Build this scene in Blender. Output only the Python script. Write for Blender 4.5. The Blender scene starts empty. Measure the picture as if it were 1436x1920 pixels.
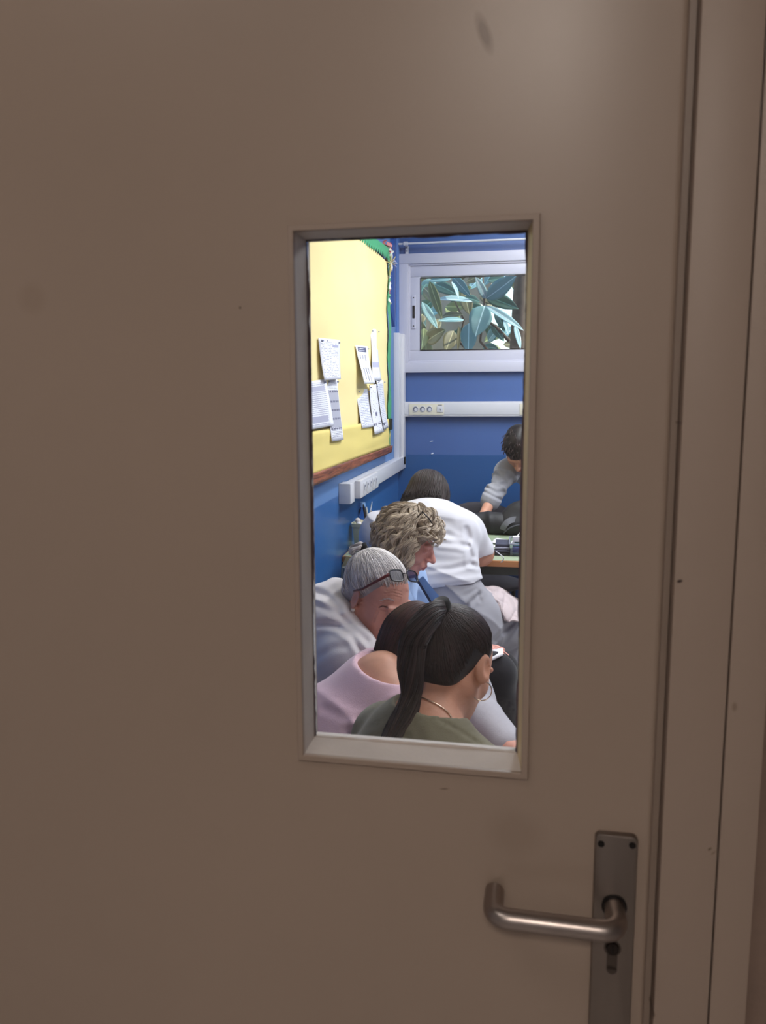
import bpy, bmesh, math, random
import numpy as np
from mathutils import Vector, Matrix

random.seed(7)
RNG = np.random.default_rng(11)
scene = bpy.context.scene
COL = scene.collection

# ------------------------------------------------------------------ camera
F_PX = 1500.0                     # focal length in pixels of the 1436 x 1920 frame
H = 1.49                          # camera height above the floor
def nrm(v):
    v = np.asarray(v, float)
    return v / np.linalg.norm(v)
_Z = nrm([-47, 10520, 1500.0])
_Y = nrm([254, (47 * 254 + 1500.0 * 1500.0) / 10520, -1500.0])
_X = np.cross(_Y, _Z)
CAM_R = np.array([_X, _Y, _Z])    # camera axes in the room's frame
EYE = np.array([0, 0, H])
cam_data = bpy.data.cameras.new('camera')
cam = bpy.data.objects.new('camera', cam_data)
COL.objects.link(cam)
cam.matrix_world = Matrix.Translation(Vector(EYE)) @ Matrix(CAM_R.tolist()).to_4x4()
cam_data.sensor_fit = 'HORIZONTAL'
cam_data.sensor_width = 36.0
cam_data.lens = F_PX / 1436 * 36.0
cam_data.clip_start = 0.02
cam_data.dof.use_dof = True
cam_data.dof.focus_distance = 2.6
cam_data.dof.aperture_fstop = 12.0
scene.camera = cam

# ------------------------------------------------------------------ view, world, sun, large lights
scene.view_settings.view_transform = 'Standard'
scene.view_settings.look = 'None'
scene.view_settings.gamma = 1.0
scene.view_settings.use_curve_mapping = False
scene.view_settings.exposure = 0.0
world = bpy.data.worlds.new('world')
scene.world = world
world.use_nodes = True
wn = world.node_tree
sky = wn.nodes.new('ShaderNodeTexSky')
sky.sky_type = 'NISHITA'
sky.sun_disc = False
sky.sun_elevation = math.radians(48)
sky.sun_rotation = math.radians(80)
wn.links.new(sky.outputs[0], wn.nodes['Background'].inputs['Color'])
wn.nodes['Background'].inputs['Strength'].default_value = 0.45

def light(name, kind, loc, direction, energy, color, size=None, size_y=None):
    d = bpy.data.lights.new(name, kind)
    d.energy = energy
    d.color = color
    if kind == 'AREA':
        d.shape = 'RECTANGLE'
        d.size = size
        d.size_y = size_y
    o = bpy.data.objects.new(name, d)
    COL.objects.link(o)
    o.location = loc
    o.rotation_euler = Vector(direction).to_track_quat('-Z', 'Y').to_euler()
    return o
sun = light('sun', 'SUN', (6, 9, 8), (-0.75, -0.05, -0.8), 5.0, (1, .95, .86))
sun.data.angle = math.radians(1.0)

# ------------------------------------------------------------------ helpers
def ray(px, py):
    return CAM_R @ np.array([(px - 718) / F_PX, -(py - 960) / F_PX, -1.0])
def at(px, py, y=None, x=None, z=None):
    """room point on the sight line of a photo pixel at depth y (or on the plane x / z)"""
    d = ray(px, py)
    t = y / d[1] if y is not None else x / d[0] if x is not None else (z - H) / d[2]
    return EYE + d * t

def lin(c):
    return tuple(((v / 255) / 12.92 if v / 255 <= .04045 else ((v / 255 + .055) / 1.055) ** 2.4) for v in c)

def tag(o, label=None, cat=None, group=None, kind=None):
    if label: o['label'] = label
    if cat: o['category'] = cat
    if group: o['group'] = group
    if kind: o['kind'] = kind
    return o
def empty(name, loc=(0, 0, 0), rz=0.0, parent=None):
    o = bpy.data.objects.new(name, None)
    COL.objects.link(o)
    o.empty_display_size = .1
    o.location = tuple(loc)
    o.rotation_euler = (0, 0, rz)
    o.parent = parent
    return o

def link_mesh(name, v, f, mats, parent=None, world_pts=True, smooth=True, midx=None, shade=None, uv=None):
    """one mesh object; world_pts: the vertices are room coordinates and the parent only translates"""
    v = np.asarray(v, float)
    off = np.zeros(3)
    if parent is not None and world_pts:
        off = np.array(parent.location)
        if parent.parent is not None: off = off + np.array(parent.parent.location)
    me = bpy.data.meshes.new(name)
    if isinstance(f, np.ndarray):
        v = v - off
        n, k = f.shape
        me.vertices.add(len(v)); me.vertices.foreach_set('co', v.astype(np.float32).ravel())
        me.loops.add(n * k); me.loops.foreach_set('vertex_index', f.astype(np.int32).ravel())
        me.polygons.add(n)
        me.polygons.foreach_set('loop_start', np.arange(0, n * k, k, dtype=np.int32))
        me.polygons.foreach_set('loop_total', np.full(n, k, dtype=np.int32))
        me.update(calc_edges=True)
        me.validate()
    else:
        me.from_pydata([tuple(p) for p in (v - off)], [], [tuple(int(i) for i in q) for q in f])
        me.update()
    if not isinstance(mats, (list, tuple)): mats = [mats]
    for m in mats: me.materials.append(m)
    if midx is not None: me.polygons.foreach_set('material_index', np.asarray(midx, np.int32))
    me.polygons.foreach_set('use_smooth', np.full(len(me.polygons), smooth))
    if shade is not None:
        a = me.attributes.new('shade', 'FLOAT', 'POINT')
        a.data.foreach_set('value', np.asarray(shade, np.float32))
    if uv is not None:
        l = me.uv_layers.new(name='UVMap')
        idx = np.zeros(len(me.loops), np.int32); me.loops.foreach_get('vertex_index', idx)
        l.data.foreach_set('uv', np.asarray(uv, np.float32)[idx].ravel())
    me.update()
    o = bpy.data.objects.new(name, me)
    COL.objects.link(o)
    o.parent = parent
    return o

class MB:
    """collects boxes, tubes, lathes ... into one mesh"""
    def __init__(s): s.v = []; s.f = []
    def add(s, v, f):
        n = len(s.v)
        s.v += [tuple(map(float, p)) for p in v]
        s.f += [tuple(int(i) + n for i in q) for q in f]
        return s
    def box(s, a, b, bev=0.0, M=None):
        a = np.minimum(a, b).astype(float), np.maximum(a, b).astype(float)
        lo, hi = a
        bm = bmesh.new()
        bmesh.ops.create_cube(bm, size=1)
        for v in bm.verts:
            v.co = Vector([(lo[i] + hi[i]) / 2 + v.co[i] * (hi[i] - lo[i]) for i in range(3)])
        if bev > 0:
            bmesh.ops.bevel(bm, geom=bm.edges[:], offset=bev, segments=2, profile=.6, affect='EDGES')
        vs = [np.array(v.co) for v in bm.verts]
        if M is not None: vs = [M(p) for p in vs]
        s.add(vs, [[v.index for v in f.verts] for f in bm.faces])
        bm.free()
        return s
    def tube(s, pts, r, n=10, cap=True, flat=None):
        pts = [np.asarray(p, float) for p in pts]
        rs = r if hasattr(r, '__len__') else [r] * len(pts)
        vs = []; fs = []
        T = []
        for i in range(len(pts)):
            T.append(nrm(pts[min(i + 1, len(pts) - 1)] - pts[max(i - 1, 0)]))
        ref = np.array([0, 0, 1.]) if abs(T[0][2]) < .9 else np.array([1., 0, 0])
        u = nrm(np.cross(T[0], ref))
        for i, p in enumerate(pts):
            u = nrm(u - T[i] * np.dot(u, T[i]))
            w = np.cross(T[i], u)
            for k in range(n):
                a = 2 * math.pi * k / n
                vs.append(p + rs[i] * (u * math.cos(a) + w * math.sin(a) * (flat or 1)))
        for i in range(len(pts) - 1):
            for k in range(n):
                k2 = (k + 1) % n
                fs.append((i * n + k, i * n + k2, (i + 1) * n + k2, (i + 1) * n + k))
        if cap:
            fs.append(tuple(range(n - 1, -1, -1)))
            fs.append(tuple((len(pts) - 1) * n + k for k in range(n)))
        return s.add(vs, fs)
    def lathe(s, prof, c=(0, 0, 0), n=24, sq=0):
        vs = []; fs = []
        for (r, z) in prof:
            for k in range(n):
                a = 2 * math.pi * k / n
                q = 1.0
                if sq:
                    q = 1 / max(abs(math.cos(a)), abs(math.sin(a))) ** sq
                vs.append((c[0] + r * q * math.cos(a), c[1] + r * q * math.sin(a), c[2] + z))
        for i in range(len(prof) - 1):
            for k in range(n):
                k2 = (k + 1) % n
                fs.append((i * n + k, i * n + k2, (i + 1) * n + k2, (i + 1) * n + k))
        fs.append(tuple(range(n - 1, -1, -1)))
        fs.append(tuple((len(prof) - 1) * n + k for k in range(n)))
        return s.add(vs, fs)
    def build(s, name, m, parent=None, world_pts=True, smooth=False, auto=None):
        o = link_mesh(name, s.v, s.f, m, parent, world_pts, smooth)
        if auto is not None:
            me = o.data
            me.polygons.foreach_set('use_smooth', np.ones(len(me.polygons), bool))
            bm = bmesh.new(); bm.from_mesh(me)
            for e in bm.edges:
                if len(e.link_faces) == 2 and e.calc_face_angle(0) > auto: e.smooth = False
            bm.to_mesh(me); bm.free()
        return o

def sheet(P, nu, nv, th, fn=None):
    """thin solid sheet over the corner quad P (tl, tr, br, bl); fn(u, v) gives an offset vector"""
    P = [np.asarray(p, float) for p in P]
    vs = []; uv = []
    nn = nrm(np.cross(P[1] - P[0], P[3] - P[0]))
    for side in (0, 1):
        for j in range(nv + 1):
            for i in range(nu + 1):
                u, v = i / nu, j / nv
                p = P[0] * (1 - u) * (1 - v) + P[1] * u * (1 - v) + P[2] * u * v + P[3] * (1 - u) * v
                if fn: p = p + fn(u, v)
                vs.append(p - nn * th * side)
                uv.append((u, 1 - v))
    W = nu + 1; N = W * (nv + 1)
    fs = []
    for j in range(nv):
        for i in range(nu):
            a = j * W + i
            fs.append((a, a + 1, a + 1 + W, a + W))
            fs.append((N + a, N + a + W, N + a + 1 + W, N + a + 1))
    rim = [i for i in range(nu)] + [j * W + nu for j in range(nv)] + [nv * W + i for i in range(nu, 0, -1)] + [j * W for j in range(nv, 0, -1)]
    for k in range(len(rim)):
        a, b = rim[k], rim[(k + 1) % len(rim)]
        fs.append((b, a, N + a, N + b))
    return vs, fs, uv

# ------------------------------------------------------------------ materials
def new_mat(name):
    m = bpy.data.materials.new(name)
    m.use_nodes = True
    nt = m.node_tree
    return m, nt, nt.nodes['Principled BSDF']
def N(nt, t, **kw):
    n = nt.nodes.new(t)
    for k, v in kw.items():
        if k.startswith('i_'):
            n.inputs[k[2:].replace('_', ' ')].default_value = v
        else: setattr(n, k, v)
    return n
def pmat(name, col, rough=.6, metal=0.0, var=.08, vscale=6.0, bump=0.0, bscale=80.0, sss=0.0, spec=.5, coat=0.0, stretch=None, sheen=0.0, alpha=1.0, trans=0.0):
    """principled material with a noise tint and a noise relief"""
    m, nt, b = new_mat(name)
    c = lin(col)
    tc = N(nt, 'ShaderNodeTexCoord')
    src = tc.outputs['Object']
    if stretch:
        mp = N(nt, 'ShaderNodeMapping'); mp.inputs['Scale'].default_value = stretch
        nt.links.new(src, mp.inputs[0]); src = mp.outputs[0]
    no = N(nt, 'ShaderNodeTexNoise', i_Scale=vscale, i_Detail=4.0)
    nt.links.new(src, no.inputs['Vector'])
    mr = N(nt, 'ShaderNodeMapRange')
    mr.inputs['From Min'].default_value = .3; mr.inputs['From Max'].default_value = .7
    mr.inputs['To Min'].default_value = 1 - var; mr.inputs['To Max'].default_value = 1 + var
    nt.links.new(no.outputs[0], mr.inputs[0])
    mx = N(nt, 'ShaderNodeVectorMath', operation='SCALE')
    mx.inputs[0].default_value = c
    nt.links.new(mr.outputs[0], mx.inputs['Scale'])
    nt.links.new(mx.outputs[0], b.inputs['Base Color'])
    b.inputs['Roughness'].default_value = rough
    b.inputs['Metallic'].default_value = metal
    b.inputs['Specular IOR Level'].default_value = spec
    b.inputs['Coat Weight'].default_value = coat
    b.inputs['Sheen Weight'].default_value = sheen
    b.inputs['Alpha'].default_value = alpha
    b.inputs['Transmission Weight'].default_value = trans
    if sss:
        b.inputs['Subsurface Weight'].default_value = sss
        b.inputs['Subsurface Radius'].default_value = (.012, .004, .002)
        b.inputs['Subsurface Scale'].default_value = 1.0
    if bump:
        n2 = N(nt, 'ShaderNodeTexNoise', i_Scale=bscale, i_Detail=3.0)
        nt.links.new(src, n2.inputs['Vector'])
        bp = N(nt, 'ShaderNodeBump'); bp.inputs['Strength'].default_value = bump; bp.inputs['Distance'].default_value = .0012
        nt.links.new(n2.outputs[0], bp.inputs['Height'])
        nt.links.new(bp.outputs[0], b.inputs['Normal'])
    return m

# ------------------------------------------------------------------ implicit surfaces
class Shape:
    """smooth union of capsules and ellipsoids, meshed with surface nets on a rectilinear grid"""
    def __init__(s): s.ops = []; s.fns = []; s.infl = 0.0
    def cap(s, a, b, ra, rb=None, k=.02, sub=False):
        s.ops.append(('c', np.asarray(a, float), np.asarray(b, float), ra, ra if rb is None else rb, k, sub)); return s
    def ell(s, c, r, R=None, k=.02, sub=False):
        s.ops.append(('e', np.asarray(c, float), np.asarray(r, float), np.eye(3) if R is None else np.asarray(R, float), None, k, sub)); return s
    def plane(s, p, n, k=.004):
        s.ops.append(('p', np.asarray(p, float), nrm(n), None, None, k, False)); return s
    def bounds(s, op):
        if op[0] == 'c':
            r = max(op[3], op[4]); return np.minimum(op[1], op[2]) - r, np.maximum(op[1], op[2]) + r
        e = np.sqrt(((op[3] * op[2][None, :]) ** 2).sum(1)); return op[1] - e, op[1] + e
    def mesh(s, h, fine=(), fn=None, smooth=2):
        inf = s.infl
        B = [s.bounds(o) for o in s.ops if o[0] != 'p' and not o[6]]
        lo = np.min([b[0] for b in B], 0) - inf - .03; hi = np.max([b[1] for b in B], 0) + inf + .03
        ax = []
        for i in range(3):
            iv = [(f[0][i], f[1][i], f[2]) for f in fine]
            x = lo[i]; L = [x]
            while x < hi[i]:
                st = h
                for (a, b, hf) in iv:
                    if a - h < x < b: st = min(st, hf)
                x += st; L.append(x)
            ax.append(np.array(L))
        xs, ys, zs = ax
        Fv = np.full((len(xs), len(ys), len(zs)), 1.0, np.float32)
        for op in s.ops:
            if op[0] == 'p':
                sl = (slice(None),) * 3
            else:
                a, b = s.bounds(op); m = op[5] + inf + max(.02, 1.5 * h)
                sl = tuple(slice(max(0, np.searchsorted(g, a[i] - m)), np.searchsorted(g, b[i] + m)) for i, g in enumerate(ax))
            X = xs[sl[0]][:, None, None]; Y = ys[sl[1]][None, :, None]; Z = zs[sl[2]][None, None, :]
            G = Fv[sl]
            if G.size == 0: continue
            if op[0] == 'c':
                a, b = op[1], op[2]; ba = b - a; L2 = max(ba @ ba, 1e-9)
                px, py, pz = X - a[0], Y - a[1], Z - a[2]
                t = np.clip((px * ba[0] + py * ba[1] + pz * ba[2]) / L2, 0, 1)
                d = np.sqrt((px - ba[0] * t) ** 2 + (py - ba[1] * t) ** 2 + (pz - ba[2] * t) ** 2) - (op[3] + (op[4] - op[3]) * t)
            elif op[0] == 'e':
                c, r, R = op[1], op[2], op[3]
                px, py, pz = X - c[0], Y - c[1], Z - c[2]
                q = [(px * R[0, i] + py * R[1, i] + pz * R[2, i]) / r[i] for i in range(3)]
                k0 = np.sqrt(q[0] ** 2 + q[1] ** 2 + q[2] ** 2) + 1e-9
                k1 = np.sqrt((q[0] / r[0]) ** 2 + (q[1] / r[1]) ** 2 + (q[2] / r[2]) ** 2) + 1e-9
                d = k0 * (k0 - 1) / k1
            else:
                d = (X - op[1][0]) * op[2][0] + (Y - op[1][1]) * op[2][1] + (Z - op[1][2]) * op[2][2]
            if op[0] != 'p': d = d - (inf if not op[6] else 0)
            k = op[5]
            if op[0] == 'p' or op[6]:
                e = -d if op[6] else d
                hh = np.maximum(k - np.abs(G - e), 0) / k
                Fv[sl] = np.maximum(G, e) + hh * hh * k * .25
            else:
                hh = np.maximum(k - np.abs(G - d), 0) / k
                Fv[sl] = np.minimum(G, d) - hh * hh * k * .25
        if fn is not None:
            near = np.abs(Fv) < .05
            I = np.nonzero(near)
            Fv[I] += fn(xs[I[0]], ys[I[1]], zs[I[2]]).astype(np.float32)
        # surface nets
        S = Fv < 0
        cnt = sum(S[i:S.shape[0] - 1 + i, j:S.shape[1] - 1 + j, k:S.shape[2] - 1 + k].astype(np.int8) for i in (0, 1) for j in (0, 1) for k in (0, 1))
        mask = (cnt > 0) & (cnt < 8)
        ci, cj, ck = np.nonzero(mask); n = len(ci)
        idx = np.full(mask.shape, -1, np.int32); idx[mask] = np.arange(n)
        acc = np.zeros((n, 3)); num = np.zeros(n)
        cor = [(i, j, k) for i in (0, 1) for j in (0, 1) for k in (0, 1)]
        for a in cor:
            for b in cor:
                if sum(abs(a[q] - b[q]) for q in range(3)) != 1 or a > b: continue
                f1 = Fv[ci + a[0], cj + a[1], ck + a[2]]; f2 = Fv[ci + b[0], cj + b[1], ck + b[2]]
                m = (f1 < 0) != (f2 < 0)
                t = np.where(m, f1 / np.where(m, f1 - f2, 1), 0)
                P1 = np.stack([xs[ci + a[0]], ys[cj + a[1]], zs[ck + a[2]]], 1); P2 = np.stack([xs[ci + b[0]], ys[cj + b[1]], zs[ck + b[2]]], 1)
                acc += (P1 + (P2 - P1) * t[:, None]) * m[:, None]; num += m
        V = acc / num[:, None]
        faces = []
        def quads(ma, o):
            i, j, k = np.nonzero(ma)
            return i, j, k
        ch = S[:-1, 1:-1, 1:-1] != S[1:, 1:-1, 1:-1]
        i, j, k = np.nonzero(ch); j += 1; k += 1; s_ = S[i, j, k]
        q = np.stack([idx[i, j - 1, k - 1], idx[i, j, k - 1], idx[i, j, k], idx[i, j - 1, k]], 1); q[~s_] = q[~s_][:, ::-1]; faces.append(q)
        ch = S[1:-1, :-1, 1:-1] != S[1:-1, 1:, 1:-1]
        i, j, k = np.nonzero(ch); i += 1; k += 1; s_ = S[i, j, k]
        q = np.stack([idx[i - 1, j, k - 1], idx[i - 1, j, k], idx[i, j, k], idx[i, j, k - 1]], 1); q[~s_] = q[~s_][:, ::-1]; faces.append(q)
        ch = S[1:-1, 1:-1, :-1] != S[1:-1, 1:-1, 1:]
        i, j, k = np.nonzero(ch); i += 1; j += 1; s_ = S[i, j, k]
        q = np.stack([idx[i - 1, j - 1, k], idx[i, j - 1, k], idx[i, j, k], idx[i - 1, j, k]], 1); q[~s_] = q[~s_][:, ::-1]; faces.append(q)
        Q = np.concatenate(faces)
        Q = Q[(Q >= 0).all(1)]
        # light smoothing along the mesh
        for _ in range(smooth):
            a2 = np.zeros_like(V); c2 = np.zeros(n)
            for e in range(4):
                u, w = Q[:, e], Q[:, (e + 1) % 4]
                for cix in range(3):
                    a2[:, cix] += np.bincount(u, V[w, cix], n) + np.bincount(w, V[u, cix], n)
                c2 += np.bincount(u, minlength=n) + np.bincount(w, minlength=n)
            ok = c2 > 0
            V[ok] = V[ok] * .5 + .5 * a2[ok] / c2[ok][:, None]
        return V, Q

def wob(seed, n=6, fmin=8, fmax=30):
    r = np.random.default_rng(seed)
    D = r.normal(size=(n, 3)); D /= np.linalg.norm(D, axis=1)[:, None]
    Fq = r.uniform(fmin, fmax, n); Ph = r.uniform(0, 6.28, n)
    def f(x, y, z):
        o = 0
        for i in range(n): o = o + np.sin((D[i, 0] * x + D[i, 1] * y + D[i, 2] * z) * Fq[i] + Ph[i])
        return o / n
    return f
def cloth_fn(seed, amp=.006, freq=26, axis=(0, 0, 1)):
    """creases: narrow ridges running roughly along an axis, warped"""
    w1 = wob(seed, 5, 5, 14); w2 = wob(seed + 1, 5, 8, 22)
    r = np.random.default_rng(seed); a = nrm(np.asarray(axis, float) + r.normal(size=3) * .15)
    def f(x, y, z):
        s_ = (x * a[0] + y * a[1] + z * a[2]) * freq + w1(x, y, z) * 4.5
        rd = 1 - np.abs(np.sin(s_))
        return -(rd ** 3) * amp * (.5 + .5 * w2(x, y, z)) * 1.6 + w2(x, y, z) * amp * .5
    return f

def on_surface(obj, pxs, lift=.0015):
    """points where sight lines meet an object's surface, lifted a little towards the eye"""
    from mathutils.bvhtree import BVHTree
    me = obj.data; off = Vector((0, 0, 0)); p = obj
    while p is not None: off += p.location; p = p.parent
    tree_ = BVHTree.FromPolygons([v.co + off for v in me.vertices], [tuple(q.vertices) for q in me.polygons])
    out = []
    for px, py in pxs:
        d = nrm(ray(px, py)); h = tree_.ray_cast(Vector(EYE), Vector(d))
        if h[0] is not None: out.append(np.array(h[0]) - d * lift)
    return out
def drape(P, obj, c, lo=.0005, hi=.004, sink=.006, rng=None):
    """lay strand points onto the outside of a mesh, seen from a centre"""
    from mathutils.bvhtree import BVHTree
    me = obj.data; off = Vector((0, 0, 0)); p = obj
    while p is not None: off += p.location; p = p.parent
    tr = BVHTree.FromPolygons([v.co + off for v in me.vertices], [tuple(q.vertices) for q in me.polygons])
    Nn, n, _ = P.shape; c = np.asarray(c)
    for i in range(Nn):
        L = rng.uniform(lo, hi)
        for j in range(n):
            v = P[i, j] - c; r = np.linalg.norm(v); d = v / r; o = c + d * .4
            h = tr.ray_cast(Vector(o), Vector(-d))
            if h[0] is None: continue
            t = j / (n - 1); rr = .4 - h[3] + L - sink * max(0, 1 - t * 8)
            if abs(rr - r) < .045: P[i, j] = c + d * rr
    return P
def crease_fn(lines, base=None, ws=2.1, as_=.45):
    """carved folds along chosen lines: (points, width, depth) with points given as sight lines from the eye"""
    L = [(np.array(p, float), w * ws if w < 3.5 else w * 1.2, a * as_) for p, w, a in lines]
    def f(x, y, z):
        c = (np.stack([x, y, z], 1) - EYE) @ CAM_R
        P = np.stack([718 + F_PX * c[:, 0] / -c[:, 2], 960 - F_PX * c[:, 1] / -c[:, 2]], 1)
        o = np.zeros(len(x)) if base is None else base(x, y, z)
        for pts, w, a in L:
            dm = np.full(len(x), 1e9)
            for p, q in zip(pts[:-1], pts[1:]):
                v = q - p; t = np.clip(((P - p) @ v) / (v @ v), 0, 1)
                dm = np.minimum(dm, np.linalg.norm(P - p - t[:, None] * v, axis=1))
            o = o + a * np.exp(-(dm / w) ** 2) - .45 * a * np.exp(-((dm - 2.1 * w) / w) ** 2)
        return o
    return f

def tubes(paths, r0, sides=4, taper=True, shade=None):
    """many thin tubes in one mesh: paths (N, n, 3)"""
    P = np.asarray(paths, float); Nn, n, _ = P.shape
    T = np.gradient(P, axis=1); T /= np.linalg.norm(T, axis=2)[:, :, None] + 1e-9
    ref = np.array([.31, .52, .79])
    U = np.cross(T, ref); U /= np.linalg.norm(U, axis=2)[:, :, None] + 1e-9
    W = np.cross(T, U)
    t = np.linspace(0, 1, n)
    rad = (np.minimum(1, (1 - t) * 4 + .15) * np.minimum(1, t * 6 + .4)) if taper else np.ones(n)
    R = np.asarray(r0).reshape(-1, 1) * rad[None]
    V = np.empty((Nn, n, sides, 3))
    for k in range(sides):
        a = 2 * math.pi * k / sides
        V[:, :, k] = P + R[:, :, None] * (U * math.cos(a) + W * math.sin(a))
    base = (np.arange(Nn) * n * sides)[:, None, None] + (np.arange(n - 1) * sides)[None, :, None]
    k = np.arange(sides)[None, None]; k2 = (k + 1) % sides
    Fq = np.stack([base + k, base + k2, base + k2 + sides, base + k + sides], -1).reshape(-1, 4)
    sh = None
    if shade is not None: sh = np.repeat(np.asarray(shade), n * sides)
    return V.reshape(-1, 3), Fq, sh
# ================================================================== materials of the setting
def marks_mat(name, col, rough, marks, var=.03, bump=.08, bscale=260, coat=0.0, spec=.5):
    """gloss paint with roller relief and a few dirt marks at given object-space points (x, y, z, radii, colour)"""
    m = pmat(name, col, rough=rough, var=var, vscale=2.2, bump=bump, bscale=bscale, coat=coat, spec=spec)
    nt = m.node_tree; b = nt.nodes['Principled BSDF']
    src = b.inputs['Base Color'].links[0].from_socket
    tc = N(nt, 'ShaderNodeTexCoord')
    for (p, r, c, a) in marks:
        sb = N(nt, 'ShaderNodeVectorMath', operation='SUBTRACT'); sb.inputs[1].default_value = tuple(p)
        nt.links.new(tc.outputs['Object'], sb.inputs[0])
        rt = N(nt, 'ShaderNodeVectorRotate', rotation_type='Y_AXIS'); rt.inputs['Angle'].default_value = a
        nt.links.new(sb.outputs[0], rt.inputs[0])
        dv = N(nt, 'ShaderNodeVectorMath', operation='DIVIDE'); dv.inputs[1].default_value = (r[0], 1, r[1])
        nt.links.new(rt.outputs[0], dv.inputs[0])
        ln = N(nt, 'ShaderNodeVectorMath', operation='LENGTH'); nt.links.new(dv.outputs[0], ln.inputs[0])
        mr = N(nt, 'ShaderNodeMapRange'); mr.inputs['From Min'].default_value = 1.0; mr.inputs['From Max'].default_value = .4
        mr.inputs['To Max'].default_value = c[3]
        nt.links.new(ln.outputs['Value'], mr.inputs[0])
        mx = N(nt, 'ShaderNodeMix', data_type='RGBA'); mx.inputs['B'].default_value = (*lin(c[:3]), 1)
        nt.links.new(mr.outputs[0], mx.inputs['Factor']); nt.links.new(src, mx.inputs['A'])
        src = mx.outputs['Result']
    nt.links.new(src, b.inputs['Base Color'])
    return m

def two_tone(name, top, low, zsplit, rough_top=.5, rough_low=.28):
    """wall paint in two coats: a paler matt one above, a glossier deep one below a line"""
    m = pmat(name, top, rough=rough_top, var=.04, vscale=3, bump=.12, bscale=120)
    nt = m.node_tree; b = nt.nodes['Principled BSDF']
    src = b.inputs['Base Color'].links[0].from_socket
    geo = N(nt, 'ShaderNodeNewGeometry'); sp = N(nt, 'ShaderNodeSeparateXYZ'); nt.links.new(geo.outputs['Position'], sp.inputs[0])
    mr = N(nt, 'ShaderNodeMapRange'); mr.inputs['From Min'].default_value = zsplit + .003; mr.inputs['From Max'].default_value = zsplit - .003
    nt.links.new(sp.outputs['Z'], mr.inputs[0])
    mx = N(nt, 'ShaderNodeMix', data_type='RGBA'); mx.inputs['B'].default_value = (*lin(low), 1)
    nt.links.new(mr.outputs[0], mx.inputs['Factor']); nt.links.new(src, mx.inputs['A']); nt.links.new(mx.outputs['Result'], b.inputs['Base Color'])
    r2 = N(nt, 'ShaderNodeMapRange'); r2.inputs['To Min'].default_value = rough_top; r2.inputs['To Max'].default_value = rough_low
    nt.links.new(mr.outputs[0], r2.inputs[0]); nt.links.new(r2.outputs[0], b.inputs['Roughness'])
    return m

# ================================================================== frames of reference
YF = 5.2167                                  # far wall
XL = float(at(747, 885, y=YF)[0])            # left wall
XR = 3.9
ZC = 2.95
# the corridor side (door, frame, corridor wall) stands 1.8 degrees off the room's axes
vp = ray(1020, 745); th = math.atan2(vp[0], vp[1])
Dn = np.array([math.sin(th), math.cos(th), 0]); Du = np.array([math.cos(th), -math.sin(th), 0])
plate_pt = EYE + ray(1155, 1600) * .81
D0 = float(plate_pt @ Dn)
door_rz = -th
door_org = Dn * D0                            # door local: u along the door, v into the room, z up
def duv(px, py, dv=0.0):
    d = ray(px, py); t = (D0 + dv) / (d @ Dn); p = EYE + d * t
    return np.array([p @ Du, dv, p[2]])
def droot(name):
    return empty(name, door_org, door_rz)

PAINT = (160, 142, 128)
m_frame = marks_mat('frame_paint', (158, 140, 127), .46, [
    (duv(1273, 1088), (.0035, .0022), (40, 20, 12, 1.0), .3), (duv(1275, 793), (.0015, .002), (60, 35, 25, .6), 0),
    (duv(1329, 1588), (.003, .0016), (70, 55, 30, .7), .8), (duv(1336, 1595), (.004, .0012), (95, 75, 55, .5), .8),
    (duv(1224, 1898), (.002, .005), (70, 50, 40, .7), 0), (duv(1375, 1322), (.003, .006), (110, 92, 78, .6), 0)])
m_door = marks_mat('door_paint', PAINT, .34, [
    (duv(908, 62), (.007, .022), (96, 70, 50, .75), .35), (duv(450, 577), (.0016, .0018), (60, 45, 35, .8), 0),
    (duv(833, 1479), (.006, .0012), (70, 50, 40, .6), .1), (duv(555, 1180), (.0015, .0022), (90, 70, 55, .6), 0),
    (duv(965, 1562), (.035, .03), (128, 108, 92, .22), 0), (duv(60, 560), (.02, .02), (140, 120, 104, .3), 0)], bump=.05)
m_reveal = pmat('reveal_paint', (196, 186, 180), rough=.62, spec=.2, var=.05, vscale=20, bump=.25, bscale=140)
m_corr = pmat('corridor_wall_paint', (130, 110, 98), rough=.85, var=.06, vscale=20, bump=.8, bscale=90)
m_steel = pmat('satin_steel', (165, 155, 150), rough=.34, metal=1.0, var=.05, vscale=30, bump=.05, bscale=400, stretch=(1, 1, .05))
m_plate = pmat('satin_plate', (138, 128, 121), rough=.42, metal=1.0, var=.06, vscale=40, bump=.06, bscale=400, stretch=(1, 1, .05))
m_dark = pmat('dark_metal', (32, 28, 28), rough=.5, metal=.6)
m_white = pmat('white_plastic', (206, 206, 213), rough=.4, var=.02)
m_cream = pmat('cream_plastic', (214, 208, 190), rough=.4, var=.02)
m_alu = pmat('white_lacquered_aluminium', (192, 192, 208), rough=.35, var=.02, vscale=3)
m_sealant = pmat('sealant', (84, 72, 78), rough=.8, var=.3, vscale=90, bump=.8, bscale=200)
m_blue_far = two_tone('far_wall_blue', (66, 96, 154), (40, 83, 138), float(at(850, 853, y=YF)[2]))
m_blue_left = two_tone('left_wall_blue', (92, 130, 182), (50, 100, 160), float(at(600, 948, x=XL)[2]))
m_ceil = pmat('ceiling_white', (225, 222, 215), rough=.9)
m_plainblue = pmat('plain_blue_wall', (84, 118, 170), rough=.6)
m_pale = pmat('pale_wall', (200, 200, 205), rough=.8)

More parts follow.
